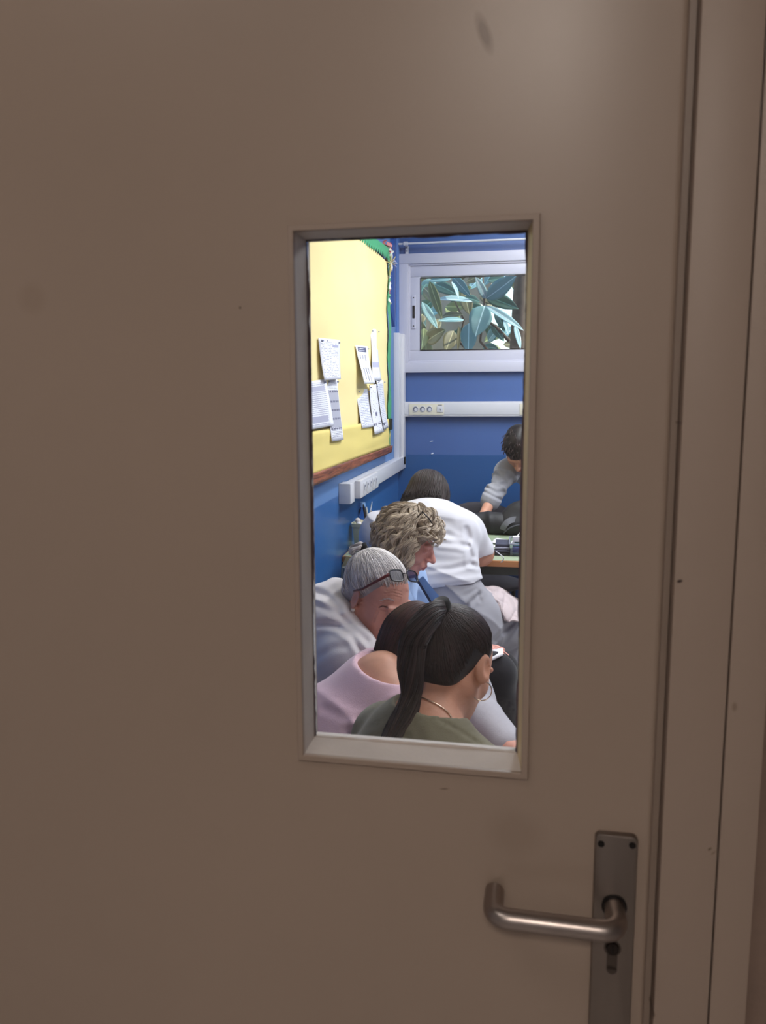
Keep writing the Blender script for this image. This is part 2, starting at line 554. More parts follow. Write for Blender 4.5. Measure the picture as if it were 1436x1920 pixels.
def glass_mat(name, tint=(1, 1, 1), refl=1.0):
    m = bpy.data.materials.new(name); m.use_nodes = True; nt = m.node_tree
    nt.nodes.clear()
    out = N(nt, 'ShaderNodeOutputMaterial'); mix = N(nt, 'ShaderNodeMixShader')
    tr = N(nt, 'ShaderNodeBsdfTransparent'); tr.inputs[0].default_value = (*tint, 1)
    gl = N(nt, 'ShaderNodeBsdfGlossy'); gl.inputs['Roughness'].default_value = .02
    fr = N(nt, 'ShaderNodeFresnel'); fr.inputs['IOR'].default_value = 1.45
    ml = N(nt, 'ShaderNodeMath', operation='MULTIPLY'); ml.inputs[1].default_value = refl
    nt.links.new(fr.outputs[0], ml.inputs[0]); nt.links.new(ml.outputs[0], mix.inputs[0])
    nt.links.new(tr.outputs[0], mix.inputs[1]); nt.links.new(gl.outputs[0], mix.inputs[2]); nt.links.new(mix.outputs[0], out.inputs[0])
    return m
m_glass = glass_mat('window_glass', (.97, .985, .98))

# ================================================================== room shell
def struct(name, mb, m, parent=None, smooth=False):
    o = mb.build(name, m, parent, smooth=smooth)
    if parent is None: o['kind'] = 'structure'
    return o
# terrazzo floor
def terrazzo():
    m, nt, b = new_mat('terrazzo')
    tc = N(nt, 'ShaderNodeTexCoord')
    v = N(nt, 'ShaderNodeTexVoronoi', i_Scale=95.0); nt.links.new(tc.outputs['Object'], v.inputs['Vector'])
    r = N(nt, 'ShaderNodeValToRGB'); r.color_ramp.interpolation = 'CONSTANT'
    el = r.color_ramp.elements; el[0].color = (*lin((190, 184, 182)), 1); el[1].position = .3; el[1].color = (*lin((60, 54, 54)), 1)
    e = el.new(.42); e.color = (*lin((225, 220, 216)), 1); e = el.new(.7); e.color = (*lin((130, 120, 116)), 1); e = el.new(.8); e.color = (*lin((212, 206, 202)), 1)
    sp = N(nt, 'ShaderNodeSeparateColor'); nt.links.new(v.outputs['Color'], sp.inputs[0]); nt.links.new(sp.outputs[0], r.inputs[0])
    nt.links.new(r.outputs[0], b.inputs['Base Color']); b.inputs['Roughness'].default_value = .35
    return m
m_terr = terrazzo()
struct('floor', MB().box((-2.6, -2.2, -.1), (XR + .1, YF + .1, 0)), m_terr)
# ceilings (one slab over classroom and corridor)
struct('ceiling', MB().box((-2.6, -2.2, ZC), (XR + .1, YF + .15, ZC + .12)), m_ceil)
# left wall of the classroom
struct('wall_left', MB().box((XL - .15, .90, 0), (XL, YF + .15, ZC)), m_blue_left)
struct('wall_right', MB().box((XR, .7, 0), (XR + .12, YF + .15, ZC)), m_plainblue)
# far wall with the high window opening
wx0 = float(at(748.5, 600, y=YF)[0]); wz1 = float(at(748, 478, y=YF)[2]); wz0 = float(at(748, 699, y=YF)[2]); wx1 = wx0 + 1.45
ox0, ox1, oz0, oz1 = wx0 + .05, wx1 - .05, wz0 + .05, wz1 - .05
fw = MB()
fw.box((XL, YF, 0), (XR, YF + .15, oz0)); fw.box((XL, YF, oz1), (XR, YF + .15, ZC))
fw.box((XL, YF, oz0), (ox0, YF + .15, oz1)); fw.box((ox1, YF, oz0), (XR, YF + .15, oz1))
struct('wall_back', fw, m_blue_far)

# ---- the window: outer frame, stepped sash, pane, latch
w1 = empty('window_1', ((wx0 + wx1) / 2, YF, wz0)); tag(w1, kind='structure')
px2m = 5.2 / 1500
def ringframe(mb, x0, x1, z0, z1, w, y0, y1, bev=.004):
    mb.box((x0, y0, z0), (x1, y1, z0 + w), bev); mb.box((x0, y0, z1 - w), (x1, y1, z1), bev)
    mb.box((x0, y0, z0 + w), (x0 + w, y1, z1 - w), bev); mb.box((x1 - w, y0, z0 + w), (x1, y1, z1 - w), bev)
mb = MB(); ringframe(mb, wx0, wx1, wz0, wz1, .062, YF - .035, YF + .03)
mb.build('window_frame', m_alu, w1, auto=.6)
gz1 = float(at(790, 522, y=YF)[2]); gz0 = float(at(790, 657, y=YF)[2]); gx0 = float(at(789, 600, y=YF)[0]); gx1 = wx1 - (gx0 - wx0)
mb = MB(); ringframe(mb, wx0 + .055, wx1 - .055, wz0 + .055, wz1 - .055, .018, YF - .022, YF + .03)
ringframe(mb, wx0 + .068, wx1 - .068, wz0 + .068, wz1 - .068, gx0 - wx0 - .068, YF - .010, YF + .03)
mb.build('sash', m_alu, w1, auto=.6)
mb = MB(); ringframe(mb, gx0 - .003, gx1 + .003, gz0 - .003, gz1 + .003, .006, YF - .013, YF - .007, 0)
mb.build('glazing_gasket', m_dark, w1)
MB().box((gx0 - .005, YF + .008, gz0 - .005), (gx1 + .005, YF + .014, gz1 + .005)).build('pane', m_glass, w1)
lp = at(775.5, 585, y=YF - .012)
lt = MB().box((lp[0] - .014, YF - .016, lp[2] - .105), (lp[0] + .014, YF - .009, lp[2] + .105), .003).build('latch', m_alu, w1, auto=.6)
MB().box((lp[0] - .008, YF - .018, lp[2] - .04), (lp[0] + .008, YF - .014, lp[2] + .04), .003).build('finger_slot', m_dark, lt)
for dz in (-.088, .088):
    MB().tube([(lp[0], YF - .019, lp[2] + dz), (lp[0], YF - .015, lp[2] + dz)], .004, 10).build('screw', m_dark, lt)
# curtain rail over the window with its perforated bracket
rp = at(745, 457.5, y=YF - .07)
cr = empty('curtain_rail', (rp[0], YF, rp[2]))
tag(cr, 'thin white curtain rail on a perforated bracket above the high window', 'rail')
MB().tube([(rp[0], YF - .07, rp[2]), (wx1 + .1, YF - .07, rp[2] + .005)], .0065, 10).build('rod', m_white, cr, auto=.6)
bp_ = at(763, 477, y=YF - .01)
mb = MB(); mb.box((bp_[0] - .010, YF - .012, bp_[2] - .02), (bp_[0] + .010, YF - .004, rp[2] - .005), .001)
mb.box((bp_[0] - .009, YF - .075, rp[2] - .010), (bp_[0] + .009, YF - .004, rp[2] - .004))
mb.tube([(bp_[0] - .013, YF - .07, rp[2]), (bp_[0] + .013, YF - .07, rp[2])], .013, 12)
br = mb.build('bracket', m_white, cr, auto=.6)
for k in range(3):
    z = bp_[2] + .0 + k * .02
    MB().tube([(bp_[0], YF - .0135, z), (bp_[0], YF - .011, z)], .0042, 10).build('hole', m_dark, br)

# ---- far wall cable trunking with its socket plate
tz1 = float(at(800, 753, y=YF - .05)[2]); tz0 = float(at(800, 781, y=YF - .05)[2])
mb = MB().box((XL + .002, YF - .05, tz0), (2.6, YF, tz1), .004)
mb.box((XL + .002, YF - .053, tz0 + .012), (2.6, YF - .049, tz1 - .012), .001)
o = mb.build('cable_trunking', m_white, auto=.6); tag(o, 'white cable trunking running level across the blue wall under the window', 'trunking')
def schuko(c, n, parent, m=None, r=.02):
    """one round socket: raised rim, recess, earth clips, two pin holes; c on the plate, n outwards"""
    u = nrm(np.cross([0, 0, 1.], n)); w = np.array([0, 0, 1.])
    mb = MB()
    mb.tube([c, c + n * .003], [r, r * .96], 20)
    s_ = mb.build('socket', m or m_white, parent, auto=.6)
    mb = MB(); mb.tube([c + n * .0028, c + n * .0036], r * .82, 20); mb.build('recess', m_sockdark, s_, auto=.6)
    mb = MB(); mb.tube([c + n * .0034 - w * r * .1 + u * r * .12, c + n * .0045 - w * r * .1 + u * r * .12], r * .55, 16); mb.build('insert', m or m_white, s_, auto=.6)
    for sgn in (-1, 1):
        p = c + n * .0046 + u * sgn * r * .3
        MB().tube([p - n * .001, p + n * .0006], r * .12, 8).build('pin_hole', m_dark, s_)
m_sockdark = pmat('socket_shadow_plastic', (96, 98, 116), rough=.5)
pl0 = at(767, 778, y=YF - .054); pl1 = at(832, 757, y=YF - .054)
sp_ = empty('socket_plate', ((pl0[0] + pl1[0]) / 2, YF - .053, pl0[2])); tag(sp_, 'cream plate with three round sockets and a data port on the trunking under the window', 'socket')
MB().box((pl0[0], YF - .058, pl0[2]), (pl1[0], YF - .053, pl1[2]), .002).build('plate', m_cream, sp_, auto=.6)
for px in (779, 792, 805):
    c = at(px, 767, y=YF - .058); schuko(c, np.array([0, -1., 0]), sp_)
c = at(825, 767, y=YF - .058)
dp = MB().box((c[0] - .02, YF - .062, c[2] - .02), (c[0] + .02, YF - .057, c[2] + .02), .002).build('data_port', m_white, sp_, auto=.6)
MB().box((c[0] - .008, YF - .063, c[2] - .002), (c[0] + .006, YF - .0615, c[2] + .001)).build('shutter', m_sockdark, dp)
MB().box((c[0] + .002, YF - .063, c[2] - .010), (c[0] + .006, YF - .0615, c[2] + .001)).build('shutter', m_sockdark, dp)
MB().box((c[0] - .014, YF - .0585, pl1[2] - .011), (c[0] + .012, YF - .0575, pl1[2] - .006)).build('print', m_sockdark, sp_)
pr0 = at(974, 778, y=YF - .054)
o = MB().box((pr0[0], YF - .058, pl0[2]), (pr0[0] + .3, YF - .053, pl1[2]), .002).build('socket_plate', m_cream, auto=.6)
tag(o, 'cream socket plate at the right end of the visible wall trunking', 'socket')
# chips in the paint of the far wall, real shallow plaster chips
m_chip = pmat('plaster_chip', (205, 215, 235), rough=.9)
for i, (px, py, w, h_, lab) in enumerate([(809, 827.5, .011, .003, 'upper small pale chip in the blue paint above the dark-haired head'), (810.5, 850.5, .008, .006, 'lower small pale chip in the blue paint above the dark-haired head')]):
    c = at(px, py, y=YF)
    mb = MB(); mb.tube([c + np.array([-w, -.001, -h_ * .6]), c + np.array([0, -.0015, 0]), c + np.array([w, -.001, h_ * .5])], [h_ * .5, h_, h_ * .4], 7)
    o = mb.build('paint_chip', m_chip); o['kind'] = 'structure'
    o.name = 'trim_%d' % (8 + i)

# ---- left wall trunking: upright piece in the corner, level piece and its end with the socket block
T = .05
yv0 = float(at(732, 700, x=XL + .03)[1]); 
zt1 = float(at(740, 620, x=XL + .03)[2]); zl1 = float(at(735, 862, x=XL + .05)[2]); zl0 = float(at(747, 885, x=XL + .02)[2])
yend = float(at(643, 920, x=XL + .02)[1])
ze1 = float(at(643, 905, x=XL)[2]); ze0 = float(at(643, 937, x=XL)[2])
mb = MB()
mb.box((XL, YF - .20, zl0 + .04), (XL + T * .7, YF - .09, zt1), .004)
mb.box((XL, YF - .10, zl0 + .04), (XL + T * 1.0, YF - .012, zt1 - .0), .004)
o = mb.build('cable_trunking', m_white, auto=.6); tag(o, 'upright white cable trunking rising in the corner beside the notice board', 'trunking')
tr = empty('cable_trunking', (XL, yend, ze0)); tag(tr, 'level white trunking low on the left wall ending above the water bottle', 'trunking')
MB().box((XL, yend + .02, ze0), (XL + T, YF - .004, ze1), .004).build('channel', m_white, tr, auto=.6)
MB().box((XL, yend, ze0 - .008), (XL + T + .004, yend + .09, ze1 + .006), .004).build('end_cap', m_white, tr, auto=.6)
sb = empty('socket_block', (XL + T, yend + .1, ze0)); tag(sb, 'raised white block of five sockets near the end of the left wall trunking', 'socket')
b0 = float(at(664, 910, x=XL + T)[1]); b1 = float(at(699, 905, x=XL + T)[1])
MB().box((XL + T, b0, ze0 + .004), (XL + T + .03, b1, ze1 + .008), .008).build('housing', m_white, sb, auto=.6)
nb = 5
for k in range(nb):
    y = b0 + .05 + (b1 - b0 - .09) * (k + .5) / nb
    c = np.array([XL + T + .03, y, (ze0 + ze1) / 2 + .004])
    s_ = MB().box(c + [0, -.021, -.026], c + [.003, .021, .026], .002).build('socket', m_white, sb, auto=.6)
    MB().tube([c + [.0015, 0, .004], c + [.004, 0, .004]], .014, 16).build('recess', m_sockdark, s_, auto=.6)
    MB().tube([c + [.003, 0, -.002], c + [.005, 0, -.002]], .010, 12).build('insert', m_white, s_, auto=.6)

# narrow corner ridge, its deep blue standing for an old trunking's shadow, pointed foot
cy0, cy1 = float(at(731.5, 560, x=XL)[1]), float(at(737, 560, x=XL)[1])
zc0 = float(at(733, 612, x=XL)[2]); zc1 = float(at(735, 580, x=XL)[2])
mb = MB()
pr = [(cy0, ZC), (cy0, zc1), ((cy0 + cy1) / 2, zc0), (cy1, zc1), (cy1, ZC)]
vs = [(XL + .001, y, z) for y, z in pr] + [(XL + .02, y * .5 + (cy0 + cy1) / 4, z) for y, z in pr]
mb.add(vs, [(0, 1, 2, 3, 4), (9, 8, 7, 6, 5)] + [(i, (i + 5), (i + 1) % 5 + 5, (i + 1) % 5) for i in range(5)])
m_dblue = pmat('shadow_blue', (34, 72, 142), rough=.45)
struct('trim_1', mb, m_dblue)
struct('trim_2', MB().box((XL, YF - .11, zt1), (XL + .012, YF - .012, ZC), .003), pmat('corner_blue', (78, 118, 184), rough=.5))

# ================================================================== door, frame and corridor
# window hole in the door, from the photo's corners on the door's face
oTL, oTR, oBR, oBL = duv(541, 423), duv(1014, 402), duv(990, 1460), duv(561, 1420)
hx0 = (oTL[0] + oBL[0]) / 2; hx1 = (oTR[0] + oBR[0]) / 2; hz1 = (oTL[2] + oTR[2]) / 2; hz0 = (oBL[2] + oBR[2]) / 2
MW = .0062
ix0, ix1, iz0, iz1 = hx0 + MW, hx1 - MW - .001, hz0 + MW, hz1 - MW
dz_edge = [duv(1292, 60)[0], duv(1225, 1800)[0]]
DE = .1168                 # door leaf's right edge
FR0 = .1248                # frame's left edge
print('door', D0, 'hole', hx0, hx1, hz0, hz1, 'edge', DE, FR0, dz_edge)
TH = .048
DL, DB, DT = DE - .83, .008, 2.06
dr = droot('door_1'); tag(dr, kind='structure')
mb = MB()
bmx = [DL, ix0 - .0025, ix1 + .0015, DE]; bmz = [DB, iz0 - .0015, iz1 + .0025, DT]
def leaf():
    bm = bmesh.new()
    V = {}
    for s_ in (0, 1):
        for i, x in enumerate(bmx):
            for j, z in enumerate(bmz): V[(s_, i, j)] = bm.verts.new((x, s_ * TH, z))
    for i in range(3):
        for j in range(3):
            if i == 1 and j == 1: continue
            bm.faces.new([V[(0, i, j)], V[(0, i + 1, j)], V[(0, i + 1, j + 1)], V[(0, i, j + 1)]])
            bm.faces.new([V[(1, i, j)], V[(1, i, j + 1)], V[(1, i + 1, j + 1)], V[(1, i + 1, j)]])
    def strip(a, b):
        bm.faces.new([V[(0, *a)], V[(1, *a)], V[(1, *b)], V[(0, *b)]])
    for i in range(3):
        strip((i, 0), (i + 1, 0)); strip((i + 1, 3), (i, 3)); strip((0, i + 1), (0, i)); strip((3, i), (3, i + 1))
    strip((2, 1), (1, 1)); strip((1, 2), (2, 2)); strip((1, 1), (1, 2)); strip((2, 2), (2, 1))
    bmesh.ops.recalc_face_normals(bm, faces=bm.faces[:])
    ed = [e for e in bm.edges if all(abs(v.co.x - DE) < 1e-6 and abs(v.co.y) < 1e-6 for v in e.verts)]
    bmesh.ops.bevel(bm, geom=ed, offset=.007, segments=5, profile=.5, affect='EDGES')
    me = bpy.data.meshes.new('door_leaf'); bm.to_mesh(me); bm.free(); me.materials.append(m_door)
    o = bpy.data.objects.new('door_leaf', me); COL.objects.link(o); o.parent = dr
    me.polygons.foreach_set('use_smooth', np.ones(len(me.polygons), bool))
    b2 = bmesh.new(); b2.from_mesh(me)
    for e in b2.edges:
        if e.calc_face_angle(0) > .6: e.smooth = False
    b2.to_mesh(me); b2.free()
leaf()
# reveal lining: four boards inside the hole, the right one splayed inwards
GV = .040                                      # depth of the pane
sl = .0068
def quadprism(pts_front, pts_back):
    v = list(pts_front) + list(pts_back)
    return v, [(0, 1, 2, 3), (7, 6, 5, 4), (0, 4, 5, 1), (1, 5, 6, 2), (2, 6, 7, 3), (3, 7, 4, 0)]
t_ = .0
def lin_board(name, a0, a1, b0, b1, m):
    """board whose visible long edges are a0-a1 (at the face) and b0-b1 (at the back)"""
    pass
mb = MB()
mb.box((ix0 - .0025, .0006, iz0 - .001), (ix0, TH + .002, iz1 + .001))
mb.build('reveal_board', m_reveal, dr, world_pts=False)
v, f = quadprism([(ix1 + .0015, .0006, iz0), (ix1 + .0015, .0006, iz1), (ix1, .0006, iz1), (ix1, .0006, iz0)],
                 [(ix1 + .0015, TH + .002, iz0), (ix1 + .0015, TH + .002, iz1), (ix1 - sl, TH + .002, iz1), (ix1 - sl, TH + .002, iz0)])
MB().add(v, f).build('reveal_board', pmat('tan_reveal', (216, 194, 152), rough=.5, var=.08, vscale=12), dr, world_pts=False)  # right board in a yellower tan than the other three
MB().box((ix0, .0006, iz1), (ix1, TH + .002, iz1 + .0025)).build('reveal_board', m_reveal, dr, world_pts=False)
v, f = quadprism([(ix0, .0006, iz0 - .0015), (ix1, .0006, iz0 - .0015), (ix1, .0006, iz0), (ix0, .0006, iz0)],
                 [(ix0, TH + .002, iz0 - .0015), (ix1, TH + .002, iz0 - .0015), (ix1, TH + .002, iz0 + .003), (ix0, TH + .002, iz0 + .003)])
MB().add(v, f).build('reveal_board', m_reveal, dr, world_pts=False)
# slim moulding round the hole on the corridor face: mitred flat strips with a bevelled outer edge
def mould(parent, V0, V1, m, name='moulding'):
    for k in range(4):
        C = [(hx0, hz0), (hx1, hz0), (hx1, hz1), (hx0, hz1)]; I = [(ix0, iz0), (ix1, iz0), (ix1, iz1), (ix0, iz1)]
        a, b = C[k], C[(k + 1) % 4]; c, d = I[k], I[(k + 1) % 4]
        def L(p, q, t): return (p[0] + (q[0] - p[0]) * t, p[1] + (q[1] - p[1]) * t)
        rows = [(0, V1), (.02, V1 * .25 + V0 * .75), (.14, V0), (.9, V0), (1, V0 * .8 + V1 * .2), (1, V1)]
        vs = []
        for t, v in rows:
            pa, pb = L(a, c, t), L(b, d, t)
            vs += [(pa[0], v, pa[1]), (pb[0], v, pb[1])]
        fs = [(2 * i, 2 * i + 1, 2 * i + 3, 2 * i + 2) for i in range(len(rows) - 1)] + [(10, 11, 1, 0), (0, 2, 4, 6, 8, 10), (1, 11, 9, 7, 5, 3)]
        o = MB().add(vs, fs).build(name, m, parent, world_pts=False)
        bm = bmesh.new(); bm.from_mesh(o.data); bmesh.ops.recalc_face_normals(bm, faces=bm.faces[:]); bm.to_mesh(o.data); bm.free()
mould(dr, -.0055, 0.0005, m_frame)
mould(dr, TH + .0042, TH - .0005, m_frame)
MB().box((ix0 + t_, GV, iz0 + .002), (ix1 - .003, GV + .004, iz1 - t_)).build('pane', m_glass, dr, world_pts=False)
# uneven paint and sealant line along the pane
def ragged(axis, fixed, a, b, sgn, base, amp, m, seed):
    r = random.Random(seed); n = int(abs(b - a) / .004)
    vs = []; fs = []
    w = base
    for i in range(n + 1):
        t = a + (b - a) * i / n
        w = max(base * .35, min(base * 2.0, w + r.uniform(-amp, amp)))
        for (dv, ww) in ((GV - .0022, .2 * w), (GV - .0004, w), (GV - .0004, -.002), (GV - .0022, -.002)):
            p = fixed + sgn * ww
            vs.append((p, dv, t) if axis == 'z' else (t, dv, p))
    for i in range(n):
        for k in range(4):
            fs.append((i * 4 + k, i * 4 + (k + 1) % 4, i * 4 + 4 + (k + 1) % 4, i * 4 + 4 + k))
    fs.append((0, 1, 2, 3)); fs.append((n * 4 + 3, n * 4 + 2, n * 4 + 1, n * 4))
    o = MB().add(vs, fs).build('glazing_seal', m, dr, world_pts=False)
    bm = bmesh.new(); bm.from_mesh(o.data); bmesh.ops.recalc_face_normals(bm, faces=bm.faces[:]); bm.to_mesh(o.data); bm.free()
ragged('z', ix0 + t_, iz0, iz1, 1, .0017, .0006, m_sealant, 1)
ragged('z', ix1 - sl * .8, iz0, iz1, -1, .0012, .0006, m_sealant, 2)
ragged('x', iz1 - t_, ix0, ix1, -1, .0016, .0007, m_sealant, 3)
ragged('x', iz0 + .0025, ix0, ix1, 1, .0012, .0006, m_reveal, 4)

# ---- handle set
hl = duv(1112, 1600); hr = duv(1196, 1600); hx = float(duv(1150, 1690)[0]); hz = float(duv(1150, 1690)[2])
ptop = float(duv(1155, 1559)[2])
def plate(name, x0, x1, z0, z1, v0, v1, r, m, parent):
    pts = []
    for (cx, cz, a0) in ((x1 - r, z1 - r, 0), (x0 + r, z1 - r, 90), (x0 + r, z0 + r, 180), (x1 - r, z0 + r, 270)):
        for k in range(7):
            a = math.radians(a0 + 15 * k); pts.append((cx + r * math.cos(a), cz + r * math.sin(a)))
    n = len(pts); vs = []
    cx, cz = (x0 + x1) / 2, (z0 + z1) / 2
    for (v, s_) in ((v1, 0), (v0 + .0018, 0), (v0 + .0005, .0006), (v0, .0018)):
        for x, z in pts:
            vs.append((x - np.sign(x - cx) * s_, v, z - np.sign(z - cz) * s_))
    fs = [tuple(range(n - 1, -1, -1)), tuple(3 * n + i for i in range(n))]
    for q in range(3):
        for i in range(n): fs.append((q * n + i, q * n + (i + 1) % n, (q + 1) * n + (i + 1) % n, (q + 1) * n + i))
    o = MB().add(vs, fs).build(name, m, parent, world_pts=False, auto=.5)
    bm = bmesh.new(); bm.from_mesh(o.data); bmesh.ops.recalc_face_normals(bm, faces=bm.faces[:]); bm.to_mesh(o.data); bm.free()
    return o
hp = plate('door_handle', hl[0] + .001, hr[0] - .001, ptop - .235, ptop, -.008, 0, .006, m_plate, dr)
vlev = -.048
def bend(p, q, r_, s_, n=7):
    """round the corner q between p and s_ with radius r_"""
    a, b = nrm(np.subtract(p, q)), nrm(np.subtract(s_, q))
    A = q + a * r_; B = q + b * r_; out = []
    for i in range(n + 1):
        t = i / n; out.append((1 - t) ** 2 * A + 2 * t * (1 - t) * q + t * t * B)
    return out
lend = float(duv(928, 1660)[0])
p0 = np.array([hx, -.004, hz]); p1 = np.array([hx + .001, vlev, hz - .001]); p2 = np.array([lend + .0, vlev, hz - .0005]); p3 = np.array([lend, -.006, hz])
path = [p0, p0 + [0, -.02, 0]] + bend(p0, p1, .018, p2) + bend(p1, p2, .018, p3) + [p3]
MB().tube(path, [.0102] * len(path), 24).build('lever', m_steel, hp, world_pts=False, auto=.9)
MB().tube([(hx, -.0095, hz), (hx, -.0075, hz)], .0125, 24).build('collar', m_dark, hp, world_pts=False, auto=.6)
for px, py in ((1126, 1574), (1184, 1577)):
    c = duv(px, py)
    MB().tube([(c[0], -.0088, c[2]), (c[0], -.0078, c[2])], .0034, 14).build('screw', m_dark, hp, world_pts=False, auto=.6)
kc = duv(1147, 1768)
mb = MB(); mb.tube([(kc[0], -.0085, kc[2]), (kc[0], -.0075, kc[2])], .0086, 20); mb.box((kc[0] - .0052, -.0085, kc[2] - .024), (kc[0] + .0052, -.0075, kc[2]), 0)
mb.tube([(kc[0], -.0085, kc[2] - .024), (kc[0], -.0075, kc[2] - .024)], .0052, 16)
mb.build('cylinder_lock', pmat('dull_lock_metal', (92, 82, 76), rough=.5, metal=.8), hp, world_pts=False, auto=.6)
mb = MB(); mb.tube([(kc[0], -.0105, kc[2]), (kc[0], -.0085, kc[2])], [.0062, .0068], 20)
mb.build('lock_core', pmat('worn_dark_steel', (60, 54, 52), rough=.3, metal=1.0), hp, world_pts=False, auto=.6)
MB().box((kc[0] - .0008, -.0112, kc[2] - .004), (kc[0] + .0008, -.0104, kc[2] + .004)).build('keyway', m_dark, hp, world_pts=False)

# ---- door frame: flat architrave slightly proud of the leaf, its inner return, an outer fillet
l2 = float(duv(1386, 900)[0]); l3 = float(duv(1429, 1400)[0])
fr = droot('trim_3'); tag(fr, kind='structure')
PR = -.004
mb = MB()
mb.box((FR0, PR, 0), (l2 - .0008, .07, 2.14), .0022)
mb.build('frame_upright', m_frame, fr, world_pts=False, auto=.6)
MB().box((l2 + .0004, PR - .0006, 0), (l3, .06, 2.2), .002).build('architrave', m_frame, fr, world_pts=False, auto=.6)
MB().box((DE + .0012, .019, 0), (FR0 + .001, .075, 2.1)).build('stop', m_frame, fr, world_pts=False)
MB().box((DL - .11, PR, 2.075), (FR0 + .001, .07, 2.14), .002).build('frame_head', m_frame, fr, world_pts=False, auto=.6)
MB().box((DL - .17, PR - .0006, 2.14), (l3, .06, 2.2), .002).build('architrave', m_frame, fr, world_pts=False, auto=.6)
MB().box((DL - .11, PR, 0), (DL - .010, .07, 2.08), .002).build('frame_upright', m_frame, fr, world_pts=False, auto=.6)
MB().box((DL - .17, PR - .0006, 0), (DL - .11, .06, 2.14), .002).build('architrave', m_frame, fr, world_pts=False, auto=.6)
# corridor wall around the frame
wf = droot('wall_front'); tag(wf, kind='structure')
mb = MB()
mb.box((l3, .006, 0), (XR + .3, .15, ZC)); mb.box((-2.7, .006, 0), (DL - .17, .15, ZC)); mb.box((DL - .17, .006, 2.2), (l3, .15, ZC))
mb.build('plaster', m_corr, wf, world_pts=False)
cw = MB(); cw.box((-2.6, -2.2, 0), (-2.5, 1.0, ZC)); struct('wall_corridor_left', cw, m_pale)
cw = MB(); cw.box((XR, -2.2, 0), (XR + .1, .7, ZC)); struct('wall_corridor_right', cw, m_pale)
cw = MB(); cw.box((-2.6, -2.3, 0), (XR + .1, -2.2, ZC)); struct('wall_corridor_back', cw, m_pale)
# return wall between the door wall and the classroom's left wall
# ================================================================== lamps
m_lamp = bpy.data.materials.new('lamp_tube'); m_lamp.use_nodes = True
_b = m_lamp.node_tree.nodes['Principled BSDF']; _b.inputs['Emission Color'].default_value = (1, .98, .95, 1); _b.inputs['Emission Strength'].default_value = 3
def ceiling_lamp(c, sx, sy, energy, color, lab):
    e = empty('ceiling_lamp', (c[0], c[1], ZC - .07)); tag(e, lab, 'lamp')
    MB().box((c[0] - sx / 2 - .03, c[1] - sy / 2 - .03, ZC - .06), (c[0] + sx / 2 + .03, c[1] + sy / 2 + .03, ZC - .0005), .006).build('housing', m_white, e, auto=.6)
    MB().box((c[0] - sx / 2, c[1] - sy / 2, ZC - .07), (c[0] + sx / 2, c[1] + sy / 2, ZC - .058), .004).build('diffuser', m_lamp, e, auto=.6)
    l = light('lamp_light', 'AREA', (0, 0, -.012), (0, 0, -1), energy, color, sx, sy); l.parent = e
    return e
ROOM = (.93, .95, 1.0)
ceiling_lamp((.35, 3.9), .3, 1.25, 50, ROOM, 'long ceiling lamp over the far desk end of the classroom')
ceiling_lamp((1.6, 3.2), .3, 1.25, 48, ROOM, 'long ceiling lamp over the middle of the classroom')
ceiling_lamp((1.0, 1.9), .3, 1.25, 26, ROOM, 'long ceiling lamp over the classroom behind the door')
hp_ = ray(1010, 40); tpt = EYE + hp_ * (D0 / (hp_ @ Dn)); 
ceiling_lamp((-.01, -1.62), .40, .40, 28, (1, .88, .78), 'square ceiling lamp of the dim corridor behind the viewer')
ceiling_lamp((-1.0, -.2), .5, .5, 2.6, (1, .88, .78), 'added unseen square lamp evening the brightness of the corridor door')  # extra lamp out of view, added to even the brightness across the door
# ================================================================== people
def skin_mat(name, col, lips):
    m = pmat(name, col, rough=.55, var=.10, vscale=28, bump=.25, bscale=420, sss=.12, spec=.4)
    l = pmat(name + '_lips', lips, rough=.45, var=.05, vscale=60, bump=.2, bscale=300)
    return [m, l]
def hair_mat(name, dark, light_, rough=.45, spec=.4):
    m, nt, b = new_mat(name)
    at_ = N(nt, 'ShaderNodeAttribute', attribute_name='shade')
    tc = N(nt, 'ShaderNodeTexCoord'); no = N(nt, 'ShaderNodeTexNoise', i_Scale=35.0, i_Detail=4.0); nt.links.new(tc.outputs['Object'], no.inputs['Vector'])
    ad = N(nt, 'ShaderNodeMath', operation='ADD'); nt.links.new(at_.outputs['Fac'], ad.inputs[0]); nt.links.new(no.outputs[0], ad.inputs[1])
    mr = N(nt, 'ShaderNodeMapRange'); mr.inputs['From Min'].default_value = .35; mr.inputs['From Max'].default_value = 1.4; nt.links.new(ad.outputs[0], mr.inputs[0])
    mx = N(nt, 'ShaderNodeMix', data_type='RGBA'); mx.inputs['A'].default_value = (*lin(dark), 1); mx.inputs['B'].default_value = (*lin(light_), 1)
    nt.links.new(mr.outputs[0], mx.inputs['Factor']); nt.links.new(mx.outputs['Result'], b.inputs['Base Color'])
    b.inputs['Roughness'].default_value = rough; b.inputs['Specular IOR Level'].default_value = spec
    return m
def frame(fwd, roll=0.0):
    f = nrm(fwd); r = nrm(np.cross(f, [0, 0, 1.])); u = np.cross(r, f)
    c, s_ = math.cos(roll), math.sin(roll)
    return np.stack([r * c + u * s_, f, u * c - r * s_], 1)      # columns: right, forward, up
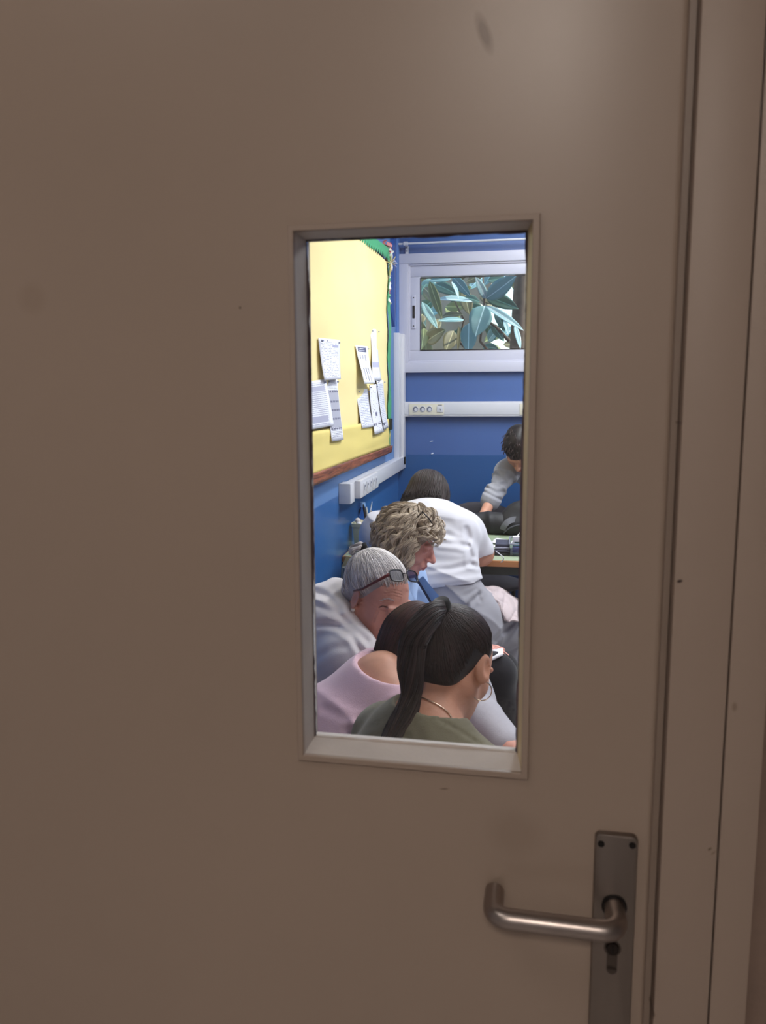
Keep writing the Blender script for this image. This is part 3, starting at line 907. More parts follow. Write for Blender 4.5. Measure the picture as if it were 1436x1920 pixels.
class Head:
    def __init__(s, o, fwd, roll=0.0, sc=1.0): s.o = np.asarray(o, float); s.R = frame(fwd, roll); s.sc = sc
    def p(s, l): return s.o + s.R @ (np.asarray(l, float) * s.sc)
    def loc(s, P): return (np.asarray(P) - s.o) @ s.R / s.sc
    def ell(s, S, c, r, k=.02, sub=False, rot=None):
        R = s.R if rot is None else s.R @ rot
        S.ell(s.p(c), np.asarray(r) * s.sc, R, k * s.sc, sub)
    def cap(s, S, a, b, ra, rb=None, k=.02, sub=False):
        S.cap(s.p(a), s.p(b), ra * s.sc, (rb if rb is not None else ra) * s.sc, k * s.sc, sub)
def rotx(a): c, s_ = math.cos(a), math.sin(a); return np.array([[1, 0, 0], [0, c, -s_], [0, s_, c]])
def rotz(a): c, s_ = math.cos(a), math.sin(a); return np.array([[c, -s_, 0], [s_, c, 0], [0, 0, 1]])
def head_ops(S, h, nose=1.0, jaw=1.0, cheek=1.0, neck=None, neck_r=.052):
    h.ell(S, (0, -.018, .030), (.073, .094, .083))
    h.ell(S, (0, .020, -.008), (.063, .071, .088), .025)
    for s_ in (-1, 1):
        h.ell(S, (s_ * .036, .050, -.028), (.026 * cheek, .027 * cheek, .028), .02)
        h.cap(S, (s_ * .055, -.004, -.052), (s_ * .022, .062, -.094), .014, .014, .03)      # jaw line
    h.ell(S, (0, .028, -.074), (.046 * jaw, .050, .034), .025)
    h.ell(S, (0, .072, -.098), (.019, .016, .016), .018)
    for s_ in (-1, 1): h.ell(S, (s_ * .031, .100, .002), (.019, .018, .013), .012, True)
    for s_ in (-1, 1):
        h.ell(S, (s_ * .031, .0775, .002), (.0155, .0135, .0115), .004)                      # lidded eye
        h.cap(S, (s_ * .012, .089, .019), (s_ * .045, .079, .021), .0075, .006, .010)        # brow
        h.cap(S, (s_ * .019, .0885, -.0045), (s_ * .042, .0815, -.003), .0022, .0016, .004)  # lid rim
    h.cap(S, (0, .088, .014), (0, .105 + .006 * nose, -.024), .0068, .0095 * nose, .012)
    h.cap(S, (0, .082, .010), (0, .093, -.034), .009, .010, .008)
    h.ell(S, (0, .109 + .006 * nose, -.029), (.0095, .010, .0085), .006)
    for s_ in (-1, 1):
        h.ell(S, (s_ * .0105, .101, -.031), (.0075, .009, .0065), .005)
    h.ell(S, (0, .088, -.058), (.027, .015, .018), .012)
    h.cap(S, (-.020, .0915, -.0605), (0, .1005, -.0565), .0042, .0052, .005); h.cap(S, (.020, .0915, -.0605), (0, .1005, -.0565), .0042, .0052, .005)
    h.cap(S, (-.018, .0915, -.0675), (.018, .0915, -.0675), .0035, .0035, .005); h.ell(S, (0, .0975, -.0685), (.014, .0065, .0055), .005)
    h.cap(S, (-.023, .0925, -.0635), (0, .1065, -.0628), .0012, .0012, .003, True); h.cap(S, (.023, .0925, -.0635), (0, .1065, -.0628), .0012, .0012, .003, True)
    for s_ in (-1, 1):                                                                        # ears
        rot = rotz(-s_ * .55) @ rotx(.22)
        h.ell(S, (s_ * .0795, -.014, -.004), (.0070, .0185, .032), .005, rot=rot)
        h.ell(S, (s_ * .0885, -.010, .001), (.0072, .0105, .0185), .005, True, rot=rot)
        h.ell(S, (s_ * .0735, -.004, -.031), (.005, .008, .009), .006)
        h.ell(S, (s_ * .0735, .004, -.006), (.003, .004, .005), .004)
    if neck is not None:
        S.cap(h.p((0, -.026, -.050)), neck, neck_r, neck_r * 1.08, .035)
def hand_ops(S, w, d, n, sc=1.0, curl=.5, left=False):
    """w wrist, d direction of the hand, n palm normal; five separate fingers"""
    d = nrm(d); n = nrm(n - np.dot(n, d) * d); s_ = np.cross(d, n) * (-1 if left else 1)
    R = np.stack([s_, n, d], 1)
    S.ell(w + d * .048 * sc, (.040 * sc, .014 * sc, .050 * sc), R, .02)
    S.cap(w - d * .01, w + d * .03 * sc, .024 * sc, .026 * sc, .02)
    for off, L, r in ((-.030, .92, .0082), (-.010, 1.05, .0088), (.010, 1.0, .0085), (.029, .78, .0072)):
        p = w + d * .085 * sc + s_ * off * sc; a = curl * .35
        for seg in (.042, .027, .021):
            q = p + (d * math.cos(a) + n * math.sin(a)) * seg * L * sc
            S.cap(p, q, r * sc, r * sc * .93, .004); p = q; a += curl * .75
    p = w + d * .025 * sc - s_ * .030 * sc
    for seg, a in ((.034, .75), (.030, .45), (.024, .25)):
        q = p + (d * math.cos(a) - s_ * math.sin(a) + n * .35 * curl) * seg * sc
        S.cap(p, q, .0105 * sc, .0095 * sc, .008); p = q
def spine_pts(P, n=7):
    pts = [np.asarray(q, float) for q in P['spine']]; W = P['w']; Dp = P['d']
    out = []
    m = len(pts)
    for i in range(n):
        t = i / (n - 1) * (m - 1); a = min(int(t), m - 2); u = t - a
        p0, p1, p2, p3 = pts[max(a - 1, 0)], pts[a], pts[a + 1], pts[min(a + 2, m - 1)]
        p = .5 * ((2 * p1) + (-p0 + p2) * u + (2 * p0 - 5 * p1 + 4 * p2 - p3) * u * u + (-p0 + 3 * p1 - 3 * p2 + p3) * u ** 3)
        out.append((p, W[a] * (1 - u) + W[a + 1] * u, Dp[a] * (1 - u) + Dp[a + 1] * u))
    return out
def torso_ops(S, P, lo=0, hi=7):
    sp = spine_pts(P)
    for i in range(lo, hi):
        p, w, d = sp[i]
        t = nrm(sp[min(i + 1, 6)][0] - sp[max(i - 1, 0)][0])
        s_ = nrm(P['right'] - t * np.dot(P['right'], t)); f = np.cross(t, s_)
        S.ell(p, (w, d, .085), np.stack([s_, f, t], 1), .06)
def arm_ops(S, P, upto=2.0, g=1.0, sides=('L', 'R')):
    b = P.get('b', 1.0) * P.get('ag', 1.0)
    for s_ in sides:
        if 'sh' + s_ not in P: continue
        sh, el, wr = P['sh' + s_], P['el' + s_], P['wr' + s_]
        S.cap(P['spine'][-1] * .55 + sh * .45, sh, .055 * b, .052 * b, .05)
        S.ell(sh, (.058 * b * g, .058 * b * g, .058 * b * g), None, .04)
        t = min(1, upto)
        S.cap(sh, sh + (el - sh) * t, .050 * b * g, (.050 + (.040 - .050) * t) * b * g, .03)
        if upto > 1:
            t = min(1, upto - 1)
            S.cap(el, el + (wr - el) * t, .040 * b * g, (.040 + (.025 - .040) * t) * (b * .5 + .5) * g, .02)
def leg_ops(S, P, g=1.0, upto=2.0):
    b = P.get('b', 1.0)
    for s_ in 'LR':
        if 'kn' + s_ not in P: continue
        hp, kn, an = P['hip' + s_], P['kn' + s_], P['an' + s_]
        S.cap(hp, kn, .082 * b * g, .056 * b * g, .05)
        S.ell(kn, (.056 * b * g,) * 3, None, .03)
        t = upto - 1
        S.cap(kn, kn + (an - kn) * t, .053 * b * g, (.053 + (.036 - .053) * t) * (b * .5 + .5) * g, .03)
        S.ell(kn + (an - kn) * .3 - nrm(np.cross(P['right'], an - kn)) * -.012, (.05 * b * g, .05 * b * g, .09), None, .03)
def foot_dir(P, s_): return P.get('toe' + s_, P['fwd'])
def person(name_at, label, P, h, skin, top, trousers, shoe_m, group=None, seed=1):
    e = empty('person', name_at); tag(e, label, 'person', group)
    S = Shape()
    torso_ops(S, P); arm_ops(S, P); leg_ops(S, P)
    fine = [(h.o - .15, h.o + .15, P.get('hv', .0034))]
    head_ops(S, h, neck=P['spine'][-1] + P.get('neck_off', 0), **P.get('face', {}))
    for s_ in 'LR':
        if 'wr' + s_ in P:
            d = P.get('hd' + s_, P['wr' + s_] - P['el' + s_]); nn = P.get('hn' + s_, np.array([0, 0, -1.]))
            hand_ops(S, P['wr' + s_], d, nn, .95, P.get('curl', .5), s_ == 'L')
            c = P['wr' + s_] + nrm(d) * .08; fine.append((c - .1, c + .1, .005))
        if 'an' + s_ in P:
            a = P['an' + s_]; f = foot_dir(P, s_)
            S.cap(a, a + f * .04 + [0, 0, -.045], .034, .03, .03); S.cap(a + f * .0 + [0, 0, -.05], a + f * .15 + [0, 0, -.062], .028, .022, .02)
    # keep the skin a little inside its clothes
    V, Q = S.mesh(.014, fine, fn=crease_fn(P['facelines'], None, 1.0, 1.0) if 'facelines' in P else None)
    C = h.loc(V[Q].mean(1))
    lips = (((C[:, 0] / .0235) ** 2 + ((C[:, 2] + .063) / .0105) ** 2) < 1) & (C[:, 1] > .088) & (C[:, 1] < .12)
    body = link_mesh('body', V, Q, skin, e, midx=lips.astype(int))
    # top
    if top:
        T = Shape(); T.infl = top.get('infl', .012)
        torso_ops(T, P, top.get('lo', 1), 7); arm_ops(T, P, top['sleeve'])
        for k_ in top.get('extra', []): k_(T)
        for k_ in top.get('cut', []): k_(T)
        fn = crease_fn(top.get('creases', []), cloth_fn(seed, top.get('amp', .006), top.get('freq', 24), top.get('axis', (0, 0, 1))))
        V, Q = T.mesh(top.get('vox', .008), top.get('fine', ()), fn=fn, smooth=1)
        link_mesh(top['name'], V, Q, top['mat'], e)
    if trousers:
        T = Shape(); T.infl = .013
        torso_ops(T, P, 0, 3); leg_ops(T, P, 1.0, trousers.get('upto', 1.93))
        for k_ in trousers.get('extra', []): k_(T)
        V, Q = T.mesh(trousers.get('vox', .010), (), fn=crease_fn(trousers.get('creases', []), cloth_fn(seed + 9, .007, 22, trousers.get('axis', (1, 0, .3)))), smooth=1)
        link_mesh('trousers', V, Q, trousers['mat'], e)
    if shoe_m:
        for s_ in 'LR':
            if 'an' + s_ not in P: continue
            a = P['an' + s_]; f = foot_dir(P, s_)
            T = Shape(); T.infl = .006
            T.cap(a + [0, 0, -.02], a + f * .03 + [0, 0, -.045], .036, .036, .02)
            T.cap(a - f * .03 + [0, 0, -.06], a + f * .16 + [0, 0, -.066], .032, .028, .03)
            T.cap(a + f * .03 + [0, 0, -.05], a + f * .12 + [0, 0, -.062], .034, .03, .03)
            T.plane(a + [0, 0, -.098], (0, 0, -1))
            V, Q = T.mesh(.008)
            link_mesh('shoe', V, Q, shoe_m, e)
    return e, body
# ---- hair helpers
def cap_hair(name, h, e, m, ops, voxel=.005, fn=None, cut=()):
    S = Shape()
    for o in ops:
        kind, a = o[0], o[1:]
        if kind == 'e': h.ell(S, *a)
        elif kind == 'se': h.ell(S, a[0], a[1], a[2] if len(a) > 2 else .01, True)
        elif kind == 'c': h.cap(S, *a)
    V, Q = S.mesh(voxel, fn=fn)
    return link_mesh(name, V, Q, m, e, shade=np.zeros(len(V)))
def slerp_path(u0, u1, n, bow=0.0):
    u0 = nrm(u0); u1 = nrm(u1); w = math.acos(max(-1, min(1, u0 @ u1))); t = np.linspace(0, 1, n)[:, None]
    return (np.sin((1 - t) * w) * u0 + np.sin(t * w) * u1) / max(math.sin(w), 1e-4)
def swept(h, centre, radii, roots, tie, n=18, lift=(.97, 1.03), r=.0016, rng=RNG, wave=.02):
    """strands pulled over an ellipsoid of the head towards a tie direction"""
    P = []; R = []; Sh = []
    centre = np.asarray(centre, float); radii = np.asarray(radii, float)
    for u0 in roots:
        tj = nrm(np.asarray(tie) + rng.normal(size=3) * .10)
        path = slerp_path(u0, tj, n)
        L = rng.uniform(*lift); t = np.linspace(0, 1, n)
        ph = rng.uniform(0, 6.28); side = nrm(np.cross(u0, tj) + 1e-6)
        path = path + side * (np.sin(t * rng.uniform(3, 7) + ph) * wave * np.sin(t * math.pi))[:, None]
        path /= np.linalg.norm(path, axis=1)[:, None]
        pts = centre + path * radii * (L * (.925 + .075 * np.minimum(1, t * 7)))[:, None]
        P.append(h.o + (h.R @ (pts * h.sc).T).T); R.append(r * rng.uniform(.6, 1.4)); Sh.append(rng.uniform(0, 1))
    return np.array(P), np.array(R), np.array(Sh)
def strands_obj(name, P, R, Sh, m, e, sides=4):
    V, Fq, sh = tubes(P, R, sides, shade=Sh)
    o = link_mesh(name, V, Fq, m, e, shade=sh); o['kind'] = 'stuff'
    return o

# ------------------------------------------------------------------ woman with the ponytail (nearest)
SK1 = skin_mat('tan_skin', (196, 142, 118), (170, 90, 84))
SK2 = skin_mat('rosy_skin', (204, 146, 130), (176, 92, 92))
SK3 = skin_mat('pale_rosy_skin', (212, 150, 138), (178, 96, 98))
m_black_hair = hair_mat('black_hair', (15, 12, 13), (58, 42, 41), .5, .32)
m_brown_hair = hair_mat('dark_brown_hair', (30, 18, 18), (78, 46, 44), .5, .35)
m_grey_hair = hair_mat('silver_hair', (150, 142, 144), (240, 232, 230), .6, .3)
m_blond_hair = hair_mat('ash_blond_hair', (116, 98, 86), (222, 204, 182), .55, .35)
def fabric(name, col, var=.06, bump=.35, sc=380, sheen=.2):
    return pmat(name, col, rough=.9, var=var, vscale=9, bump=bump, bscale=sc, sheen=sheen, spec=.2)

fA = nrm([.66, .75, 0]); rA = nrm(np.cross(fA, [0, 0, 1.]))
C7 = at(792, 1364, 1.50)
hA = Head(at(852, 1243, 1.60), nrm(np.array([.41, .74, -.60])), roll=.03, sc=.97)
pelA = C7 - fA * .20 + [0, 0, -.34]
PA = dict(fwd=fA, right=rA, spine=[pelA, pelA + fA * .02 + [0, 0, .16], C7 + [0, 0, -.13] - fA * .03, C7 + [0, 0, -.02]], w=[.16, .135, .15, .075], d=[.12, .10, .105, .06],
          shL=C7 - rA * .145 + [0, 0, -.080] + fA * .03, shR=C7 + rA * .120 + [0, 0, -.085] + fA * .03)
PA['hv'] = .0026
PA.update(elL=PA['shL'] + fA * .17 + [0, 0, -.22], elR=PA['shR'] + fA * .17 + [0, 0, -.21],
          hipL=pelA - rA * .09, hipR=pelA + rA * .09)
PA.update(wrL=PA['elL'] + fA * .16 + rA * .10 + [0, 0, .0], wrR=PA['elR'] + fA * .17 - rA * .08 + [0, 0, .01],
          knL=PA['hipL'] + fA * .42 + [0, 0, .01], knR=PA['hipR'] + fA * .42 + [0, 0, .01])
for s_ in 'LR': PA['an' + s_] = PA['kn' + s_] + fA * .02; PA['an' + s_][2] = .10
m_olive = fabric('olive_jersey', (112, 106, 86))
def scoop(c, r, R=None):
    return lambda T: T.ell(c, r, R, .006, True)
neck_cut = scoop(C7 + fA * .03 + [0, 0, .062], (.078, .085, .070), np.stack([rA, fA, [0, 0, 1.]], 1))
personA, bodyA = person((pelA[0], pelA[1], 0), 'woman with a long black ponytail, hoop earring and olive top, back to the door', PA, hA, SK1,
    dict(name='shirt', mat=m_olive, sleeve=.62, cut=[neck_cut], amp=.005, freq=16, lo=0, vox=.005, creases=[([(822, 1348), (854, 1366), (902, 1397)], 1.6, .006), ([(700, 1385), (735, 1372), (762, 1380)], 5, .005), ([(880, 1398), (900, 1392)], 3, .005)]), dict(mat=fabric('dark_denim', (52, 58, 78))), fabric('black_shoe', (30, 28, 30)), seed=3)
capA = cap_hair('hair', hA, personA, m_black_hair, [('e', (0, -.022, .030), (.0765, .095, .085)), ('e', (0, -.060, -.020), (.064, .048, .060), .02),
    ('se', (0, .085, -.062), (.115, .088, .125), .012), ('se', (.086, -.004, -.040), (.028, .036, .050), .01), ('se', (-.086, -.004, -.040), (.028, .036, .050), .01), ('se', (0, -.02, -.125), (.1, .09, .062), .015)], .0045)
roots = []
rg = np.random.default_rng(5)
while len(roots) < 3600:
    u = nrm(rg.normal(size=3))
    if u @ nrm([-.05, -.80, .62]) > .1 and rg.random() < .75: continue
    if u[2] < -.88 or (u[2] < -.5 and u[1] > -.2) or (u[1] > .35 and u[2] < .38 + .3 * (u[1] - .35)) or (abs(u[0]) > .6 and u[2] < -.12 and u[1] > -.25): continue
    roots.append(u)
tieA = nrm([-.05, -.80, .62])
P_, R_, S_ = swept(hA, (0, -.026, .026), (.0795, .1, .0925), roots, tieA, lift=(1.0, 1.022), r=.00085, rng=rg)
P_ = drape(P_, capA, hA.p((0, -.03, .01)), rng=rg)
strands_obj('hair_strands', P_, R_, S_, m_black_hair, personA)
tp = hA.p(np.array([0, -.026, .026]) + np.array([.0795, .1, .0925]) * tieA * 1.06)
MBt = MB(); tdir = hA.R @ nrm([0, -.8, .4]); 
tq = spline(tail[:3], 9) if False else None
MBt.tube([tp - tdir * .014, tp - tdir * .004, tp + tdir * .010], [.017, .0195, .018], 16)
MBt.build('hair_tie', fabric('black_elastic', (16, 15, 17)), personA, smooth=True)
tail = [tp, tp * .4 + at(790, 1165, 1.50) * .6, at(777, 1195, 1.49), at(773, 1240, 1.475), at(772, 1285, 1.465), at(763, 1325, 1.455), at(748, 1365, 1.44), at(738, 1405, 1.425), at(732, 1450, 1.42)]
tail = np.array(tail)
def spline(P, n):
    P = np.asarray(P, float); m = len(P); out = []
    for i in range(n):
        t = i / (n - 1) * (m - 1); a = min(int(t), m - 2); u = t - a
        p0, p1, p2, p3 = P[max(a - 1, 0)], P[a], P[a + 1], P[min(a + 2, m - 1)]
        out.append(.5 * ((2 * p1) + (-p0 + p2) * u + (2 * p0 - 5 * p1 + 4 * p2 - p3) * u * u + (-p0 + 3 * p1 - 3 * p2 + p3) * u ** 3))
    return np.array(out)
tw = spline(tail, 30)
def bundle(path, rad, n, r, rng, twist=2.0, wav=.15, ref=(.3, .2, 1.)):
    T = np.gradient(path, axis=0); T /= np.linalg.norm(T, axis=1)[:, None]
    U = np.cross(T, ref); U /= np.linalg.norm(U, axis=1)[:, None]; W = np.cross(T, U); t = np.linspace(0, 1, len(path))
    P = []; R = []; Sh = []
    for i in range(n):
        a0 = rng.uniform(0, 6.28); q = math.sqrt(rng.uniform(0, 1)); a = a0 + twist * t + wav * np.sin(t * 9 + a0 * 2)
        rr = rad * q * (1 + .12 * np.sin(t * 14 + a0))
        P.append(path + U * (np.cos(a) * rr)[:, None] + W * (np.sin(a) * rr)[:, None]); R.append(r * rng.uniform(.6, 1.3)); Sh.append(rng.uniform(0, 1))
    return np.array(P), np.array(R), np.array(Sh)
radp = np.interp(np.linspace(0, 1, 30), [0, .12, .25, .42, .55, .7, .85, 1], [.012, .024, .028, .026, .019, .024, .026, .012])
P_, R_, S_ = bundle(tw, radp, 700, .0014, rg, 1.2, .25, (.15, 1., .1))
strands_obj('ponytail', P_, R_, S_, m_black_hair, personA)
# hoop earring, necklace
ear = hA.p((.081, -.006, -.031))
mb = MB(); ring = []
hu = nrm([.95, .25, 0]); hc = ear + np.array([0, 0, -.017])
for k in range(33):
    a = 2 * math.pi * k / 32; ring.append(hc + hu * math.sin(a) * .0200 + np.array([0, 0, 1.]) * math.cos(a) * .0200)
mb.tube(ring, .0012, 8, cap=False)
m_gold = pmat('pale_gold', (225, 205, 185), rough=.2, metal=1.0)
mb.build('hoop_earring', m_gold, personA, smooth=True)
nk = on_surface(bodyA, [(760, 1299), (768, 1300), (777, 1303), (789, 1307), (802, 1312), (815, 1318), (827, 1325), (837, 1333), (844, 1341), (848, 1350), (850, 1360)], .002)
MB().tube(spline(nk, 40), .0013, 6).build('necklace', m_gold, personA, smooth=True)

# ------------------------------------------------------------------ woman in the pink top
fB = nrm([.93, .36, 0]); rB = nrm(np.cross(fB, [0, 0, 1.]))
C7B = at(706, 1280, 1.80)
hB = Head(at(792, 1230, 1.93), nrm([.75, .35, -.62]), roll=.1, sc=1.0)
pelB = np.array([C7B[0] - .07, 1.76, .50])
PB = dict(fwd=fB, right=rB, spine=[pelB, pelB - fB * .04 + [0, 0, .15], C7B - fB * .055 + [0, 0, -.13], C7B + [0, 0, -.01]], w=[.17, .15, .165, .085], d=[.13, .115, .115, .06],
          shL=C7B - rB * .165 + [0, 0, -.05] + fB * .03, shR=C7B + rB * .160 + [0, 0, -.065] + fB * .07, face={})
PB.update(elL=PB['shL'] + fB * .08 + [0, 0, -.24], elR=PB['shR'] + fB * .06 + [0, 0, -.23] + rB * .01, hipL=pelB - rB * .09, hipR=pelB + rB * .09)
PB.update(wrL=PB['elL'] + fB * .12 + rB * .08 + [0, 0, -.05], wrR=PB['elR'] + fB * .10 - rB * .10 + [0, 0, -.04], knL=PB['hipL'] + fB * .36 + [0, 0, .0], knR=PB['hipR'] + fB * .36 - rB * .05)
for s_ in 'LR': PB['an' + s_] = PB['kn' + s_] + fB * .0; PB['an' + s_][2] = .10
m_pink = fabric('dusty_pink_jersey', (214, 178, 190))
personB, bodyB = person((pelB[0], pelB[1], 0), 'woman with dark brown hair in a dusty pink top, hunched, beside the ponytail', PB, hB, SK1,
    dict(name='shirt', mat=m_pink, sleeve=.75, cut=[scoop(at(724, 1244, 1.80) + [0, 0, .0], (.080, .10, .040), np.stack([nrm([.9, .3, -.35]), nrm([-.3, .95, 0]), nrm([.33, .1, .93])], 1))], amp=.006, freq=18, axis=(.5, .3, .8), lo=0, vox=.0055, creases=[([(756, 1309), (738, 1316), (719, 1332)], 2.5, .008), ([(673, 1350), (692, 1366), (700, 1384)], 3, .008), ([(735, 1322), (712, 1352), (700, 1370)], 3, .006), ([(650, 1370), (676, 1376)], 3, .006), ([(610, 1330), (650, 1345)], 6, .004)]),
    dict(mat=fabric('grey_brown_cotton', (90, 84, 88))), fabric('brown_shoe', (50, 38, 34)), seed=21)
def hangfn(seed, a):
    w = wob(seed, 8, 30, 90)
    return lambda x, y, z: w(x, y, z) * a
capB = cap_hair('hair', hB, personB, m_brown_hair, [('e', (0, -.025, .030), (.080, .102, .090)), ('e', (0, -.055, -.035), (.074, .055, .068), .03),
    ('se', (0, .098, -.058), (.07, .085, .11), .012)], .005, hangfn(3, .006))
roots = []; rg = np.random.default_rng(9)
P_ = []; R_ = []; S_ = []
for i in range(2200):
    az = rg.uniform(0, 2 * math.pi)
    if abs((az - math.pi / 2 + math.pi) % (2 * math.pi) - math.pi) < .65 and rg.random() < .9: continue
    u = nrm([math.cos(az) * .25, math.sin(az) * .25 - .15, 1]); back = math.sin(az) < .2
    v = nrm([math.cos(az), math.sin(az), -.75 if back else -.35])
    pth = slerp_path(u, v, 18); t = np.linspace(0, 1, 18)
    L = rg.uniform(1.0, 1.05)
    pts = np.array([0, -.028, .024]) + pth * np.array([.081, .102, .093]) * L
    dn = hB.R.T @ np.array([0, 0, -1.])
    pts = pts + dn * (np.maximum(t - .6, 0) ** 1.5 * .08 * rg.uniform(.4, 1.3))[:, None] + rg.normal(size=3) * .003 * t[:, None] + np.sin(t * rg.uniform(5, 9) + az * 3)[:, None] * rg.normal(size=3) * .0025
    P_.append(hB.o + (hB.R @ pts.T).T); R_.append(.0013 * rg.uniform(.6, 1.3)); S_.append(rg.random())
for i in range(26):      # loose flyaway hairs on the crown
    u = nrm([rg.normal() * .6, rg.normal() * .4 + .2, 1]); p0 = np.array([0, -.028, .022]) + u * np.array([.086, .107, .098])
    d = nrm([rg.normal(), rg.normal() + .8, .5]); t = np.linspace(0, 1, 18)[:, None]
    pts = p0 + u * .012 * np.sin(t * 3) + d * t * .05; P_.append(hB.o + (hB.R @ pts.T).T); R_.append(.0007); S_.append(.8)
P_ = drape(np.array(P_), capB, hB.p((0, -.03, .01)), .001, .006, .004, rg)
strands_obj('hair_strands', P_, np.array(R_) * .8, np.array(S_), m_brown_hair, personB)

# ------------------------------------------------------------------ woman with white hair
fC = nrm([.97, .12, 0]); rC = nrm(np.cross(fC, [0, 0, 1.]))
C7C = at(626, 1146, 2.26)
hC = Head(at(708, 1115, 2.20), nrm([.74, -.42, -.46]), roll=.0, sc=1.02)
pelC = np.array([C7C[0] - .08, 2.25, .50])
m_cream_h = fabric('cream_sweatshirt', (226, 218, 220), sc=260)
PC = dict(fwd=fC, right=rC, spine=[pelC, pelC - fC * .02 + [0, 0, .16], C7C - fC * .03 + [0, 0, -.14], C7C + [0, 0, -.01]], w=[.18, .16, .17, .09], d=[.14, .13, .12, .065],
          shL=C7C - rC * .17 + [0, 0, -.07] + fC * .05, shR=C7C + rC * .17 + [0, 0, -.085] + fC * .06, face=dict(nose=1.1, jaw=1.05, cheek=1.05), hv=.0026, facelines=[([(710, 1139), (717, 1136), (726, 1139)], 1.0, .0035), ([(712, 1143), (720, 1145), (727, 1143)], .9, .0022), ([(714, 1130), (724, 1126), (736, 1127)], 1.4, .002), ([(722, 1108), (736, 1106), (752, 1110)], .9, .0018), ([(720, 1113), (736, 1111), (753, 1116)], .9, .0018), ([(724, 1118), (738, 1117), (752, 1121)], .9, .0016), ([(706, 1140), (700, 1136), (696, 1132)], .9, .0014), ([(708, 1146), (704, 1155), (700, 1166)], 1.2, .0022)])
knC = np.array([-.17, 2.38, .60]); anC = at(960, 1412, 2.00)
PC.update(elL=PC['shL'] + fC * .06 + [0, 0, -.23], elR=PC['shR'] + fC * .05 + [0, 0, -.24], hipL=pelC - rC * .09, hipR=pelC + rC * .09)
PC.update(wrL=PC['elL'] + fC * .20 + rC * .05, wrR=PC['elR'] + fC * .12 - rC * .10 + [0, 0, -.02], knL=knC, knR=PC['hipR'] + fC * .38 + rC * .04 + [0, 0, -.01])
PC['anL'] = anC; PC['toeL'] = nrm([.35, -.85, -.1])
PC['anR'] = PC['knR'] + fC * .03; PC['anR'][2] = .10
m_greyj = fabric('light_grey_denim', (168, 164, 172), sc=300)
def hood(T):
    for k in range(9):
        a = math.pi * (.12 + .76 * k / 8) + math.pi
        c0 = C7C + fC * .03 + [0, 0, .012]
        p = c0 + rC * math.cos(a) * .105 + fC * math.sin(a) * .085 + np.array([0, 0, .012 * math.sin(a * 1)])
        T.ell(p, (.042, .042, .036), None, .03)
    for s_ in (1, -1):
        T.cap(C7C + rC * .10 * s_ + fC * .02 + [0, 0, .0], C7C + rC * .045 * s_ + fC * .14 + [0, 0, -.10], .032, .022, .03)
personC, bodyC = person((pelC[0], pelC[1], 0), 'white-haired woman in a cream hoodie with red-rimmed glasses pushed up on her head', PC, hC, SK2,
    dict(name='hoodie', mat=m_cream_h, sleeve=1.85, infl=.02, extra=[hood], cut=[scoop(C7C + fC * .10 + [0, 0, .02], (.065, .065, .07))], amp=.007, freq=13, axis=(.7, .2, .6), lo=0, vox=.0055, creases=[([(585, 1172), (612, 1170), (632, 1173), (658, 1191), (678, 1222)], 2.6, .022), ([(590, 1134), (630, 1148), (661, 1179), (686, 1201)], 2.8, .018), ([(590, 1110), (612, 1118), (636, 1140)], 3, .016), ([(592, 1235), (625, 1215), (650, 1212)], 5, .008)]),
    dict(mat=m_greyj, upto=1.95), fabric('rose_slipper', (170, 110, 118)), seed=33)
capC = cap_hair('hair', hC, personC, m_grey_hair, [('e', (0, -.022, .030), (.0765, .095, .085)), ('e', (0, -.052, -.016), (.064, .044, .056), .02),
    ('se', (0, .098, -.053), (.115, .085, .115), .012), ('se', (.088, -.004, -.045), (.026, .028, .040), .01), ('se', (-.086, .0, -.045), (.03, .034, .047), .01), ('se', (0, -.02, -.12), (.1, .08, .062), .015)], .0045, hangfn(5, .003))
roots = []; rg = np.random.default_rng(15)
while len(roots) < 3600:
    u = nrm(rg.normal(size=3))
    if u @ nrm([0, -.9, .4]) > .1 and rg.random() < .75: continue
    if u[2] < -.85 or (u[2] < -.45 and u[1] > -.3) or (u[1] > .40 and u[2] < .36) or (abs(u[0]) > .6 and u[2] < -.15 and u[1] > -.2): continue
    roots.append(u)
tieC = nrm([.02, -.74, .62])
P_, R_, S_ = swept(hC, (0, -.024, .026), (.080, .100, .093), roots, tieC, lift=(1.0, 1.035), r=.0009, rng=rg, wave=.06)
P_ = drape(P_, capC, hC.p((0, -.03, .01)), .0005, .0065, .008, rg)
strands_obj('hair_strands', P_, R_, S_, m_grey_hair, personC)
tpC = hC.p(np.array([0, -.024, .026]) + np.array([.080, .1, .093]) * tieC * 1.08); td = hC.R @ nrm([0, -.9, .6])
MB().tube([tpC - td * .008, tpC + td * .010], [.013, .012], 14).build('hair_tie', fabric('black_band', (18, 17, 20)), personC, smooth=True)
bun = spline([tpC, tpC + [-.008, -.004, .003], tpC + [-.018, -.010, .001], tpC + [-.028, -.014, -.008], tpC + [-.034, -.018, -.020]], 16)
P_, R_, S_ = bundle(bun, np.interp(np.linspace(0, 1, 16), [0, .3, .7, 1], [.009, .012, .012, .006]), 150, .0011, rg, 1.0, .4)
strands_obj('short_tail', P_, R_, S_, m_grey_hair, personC)
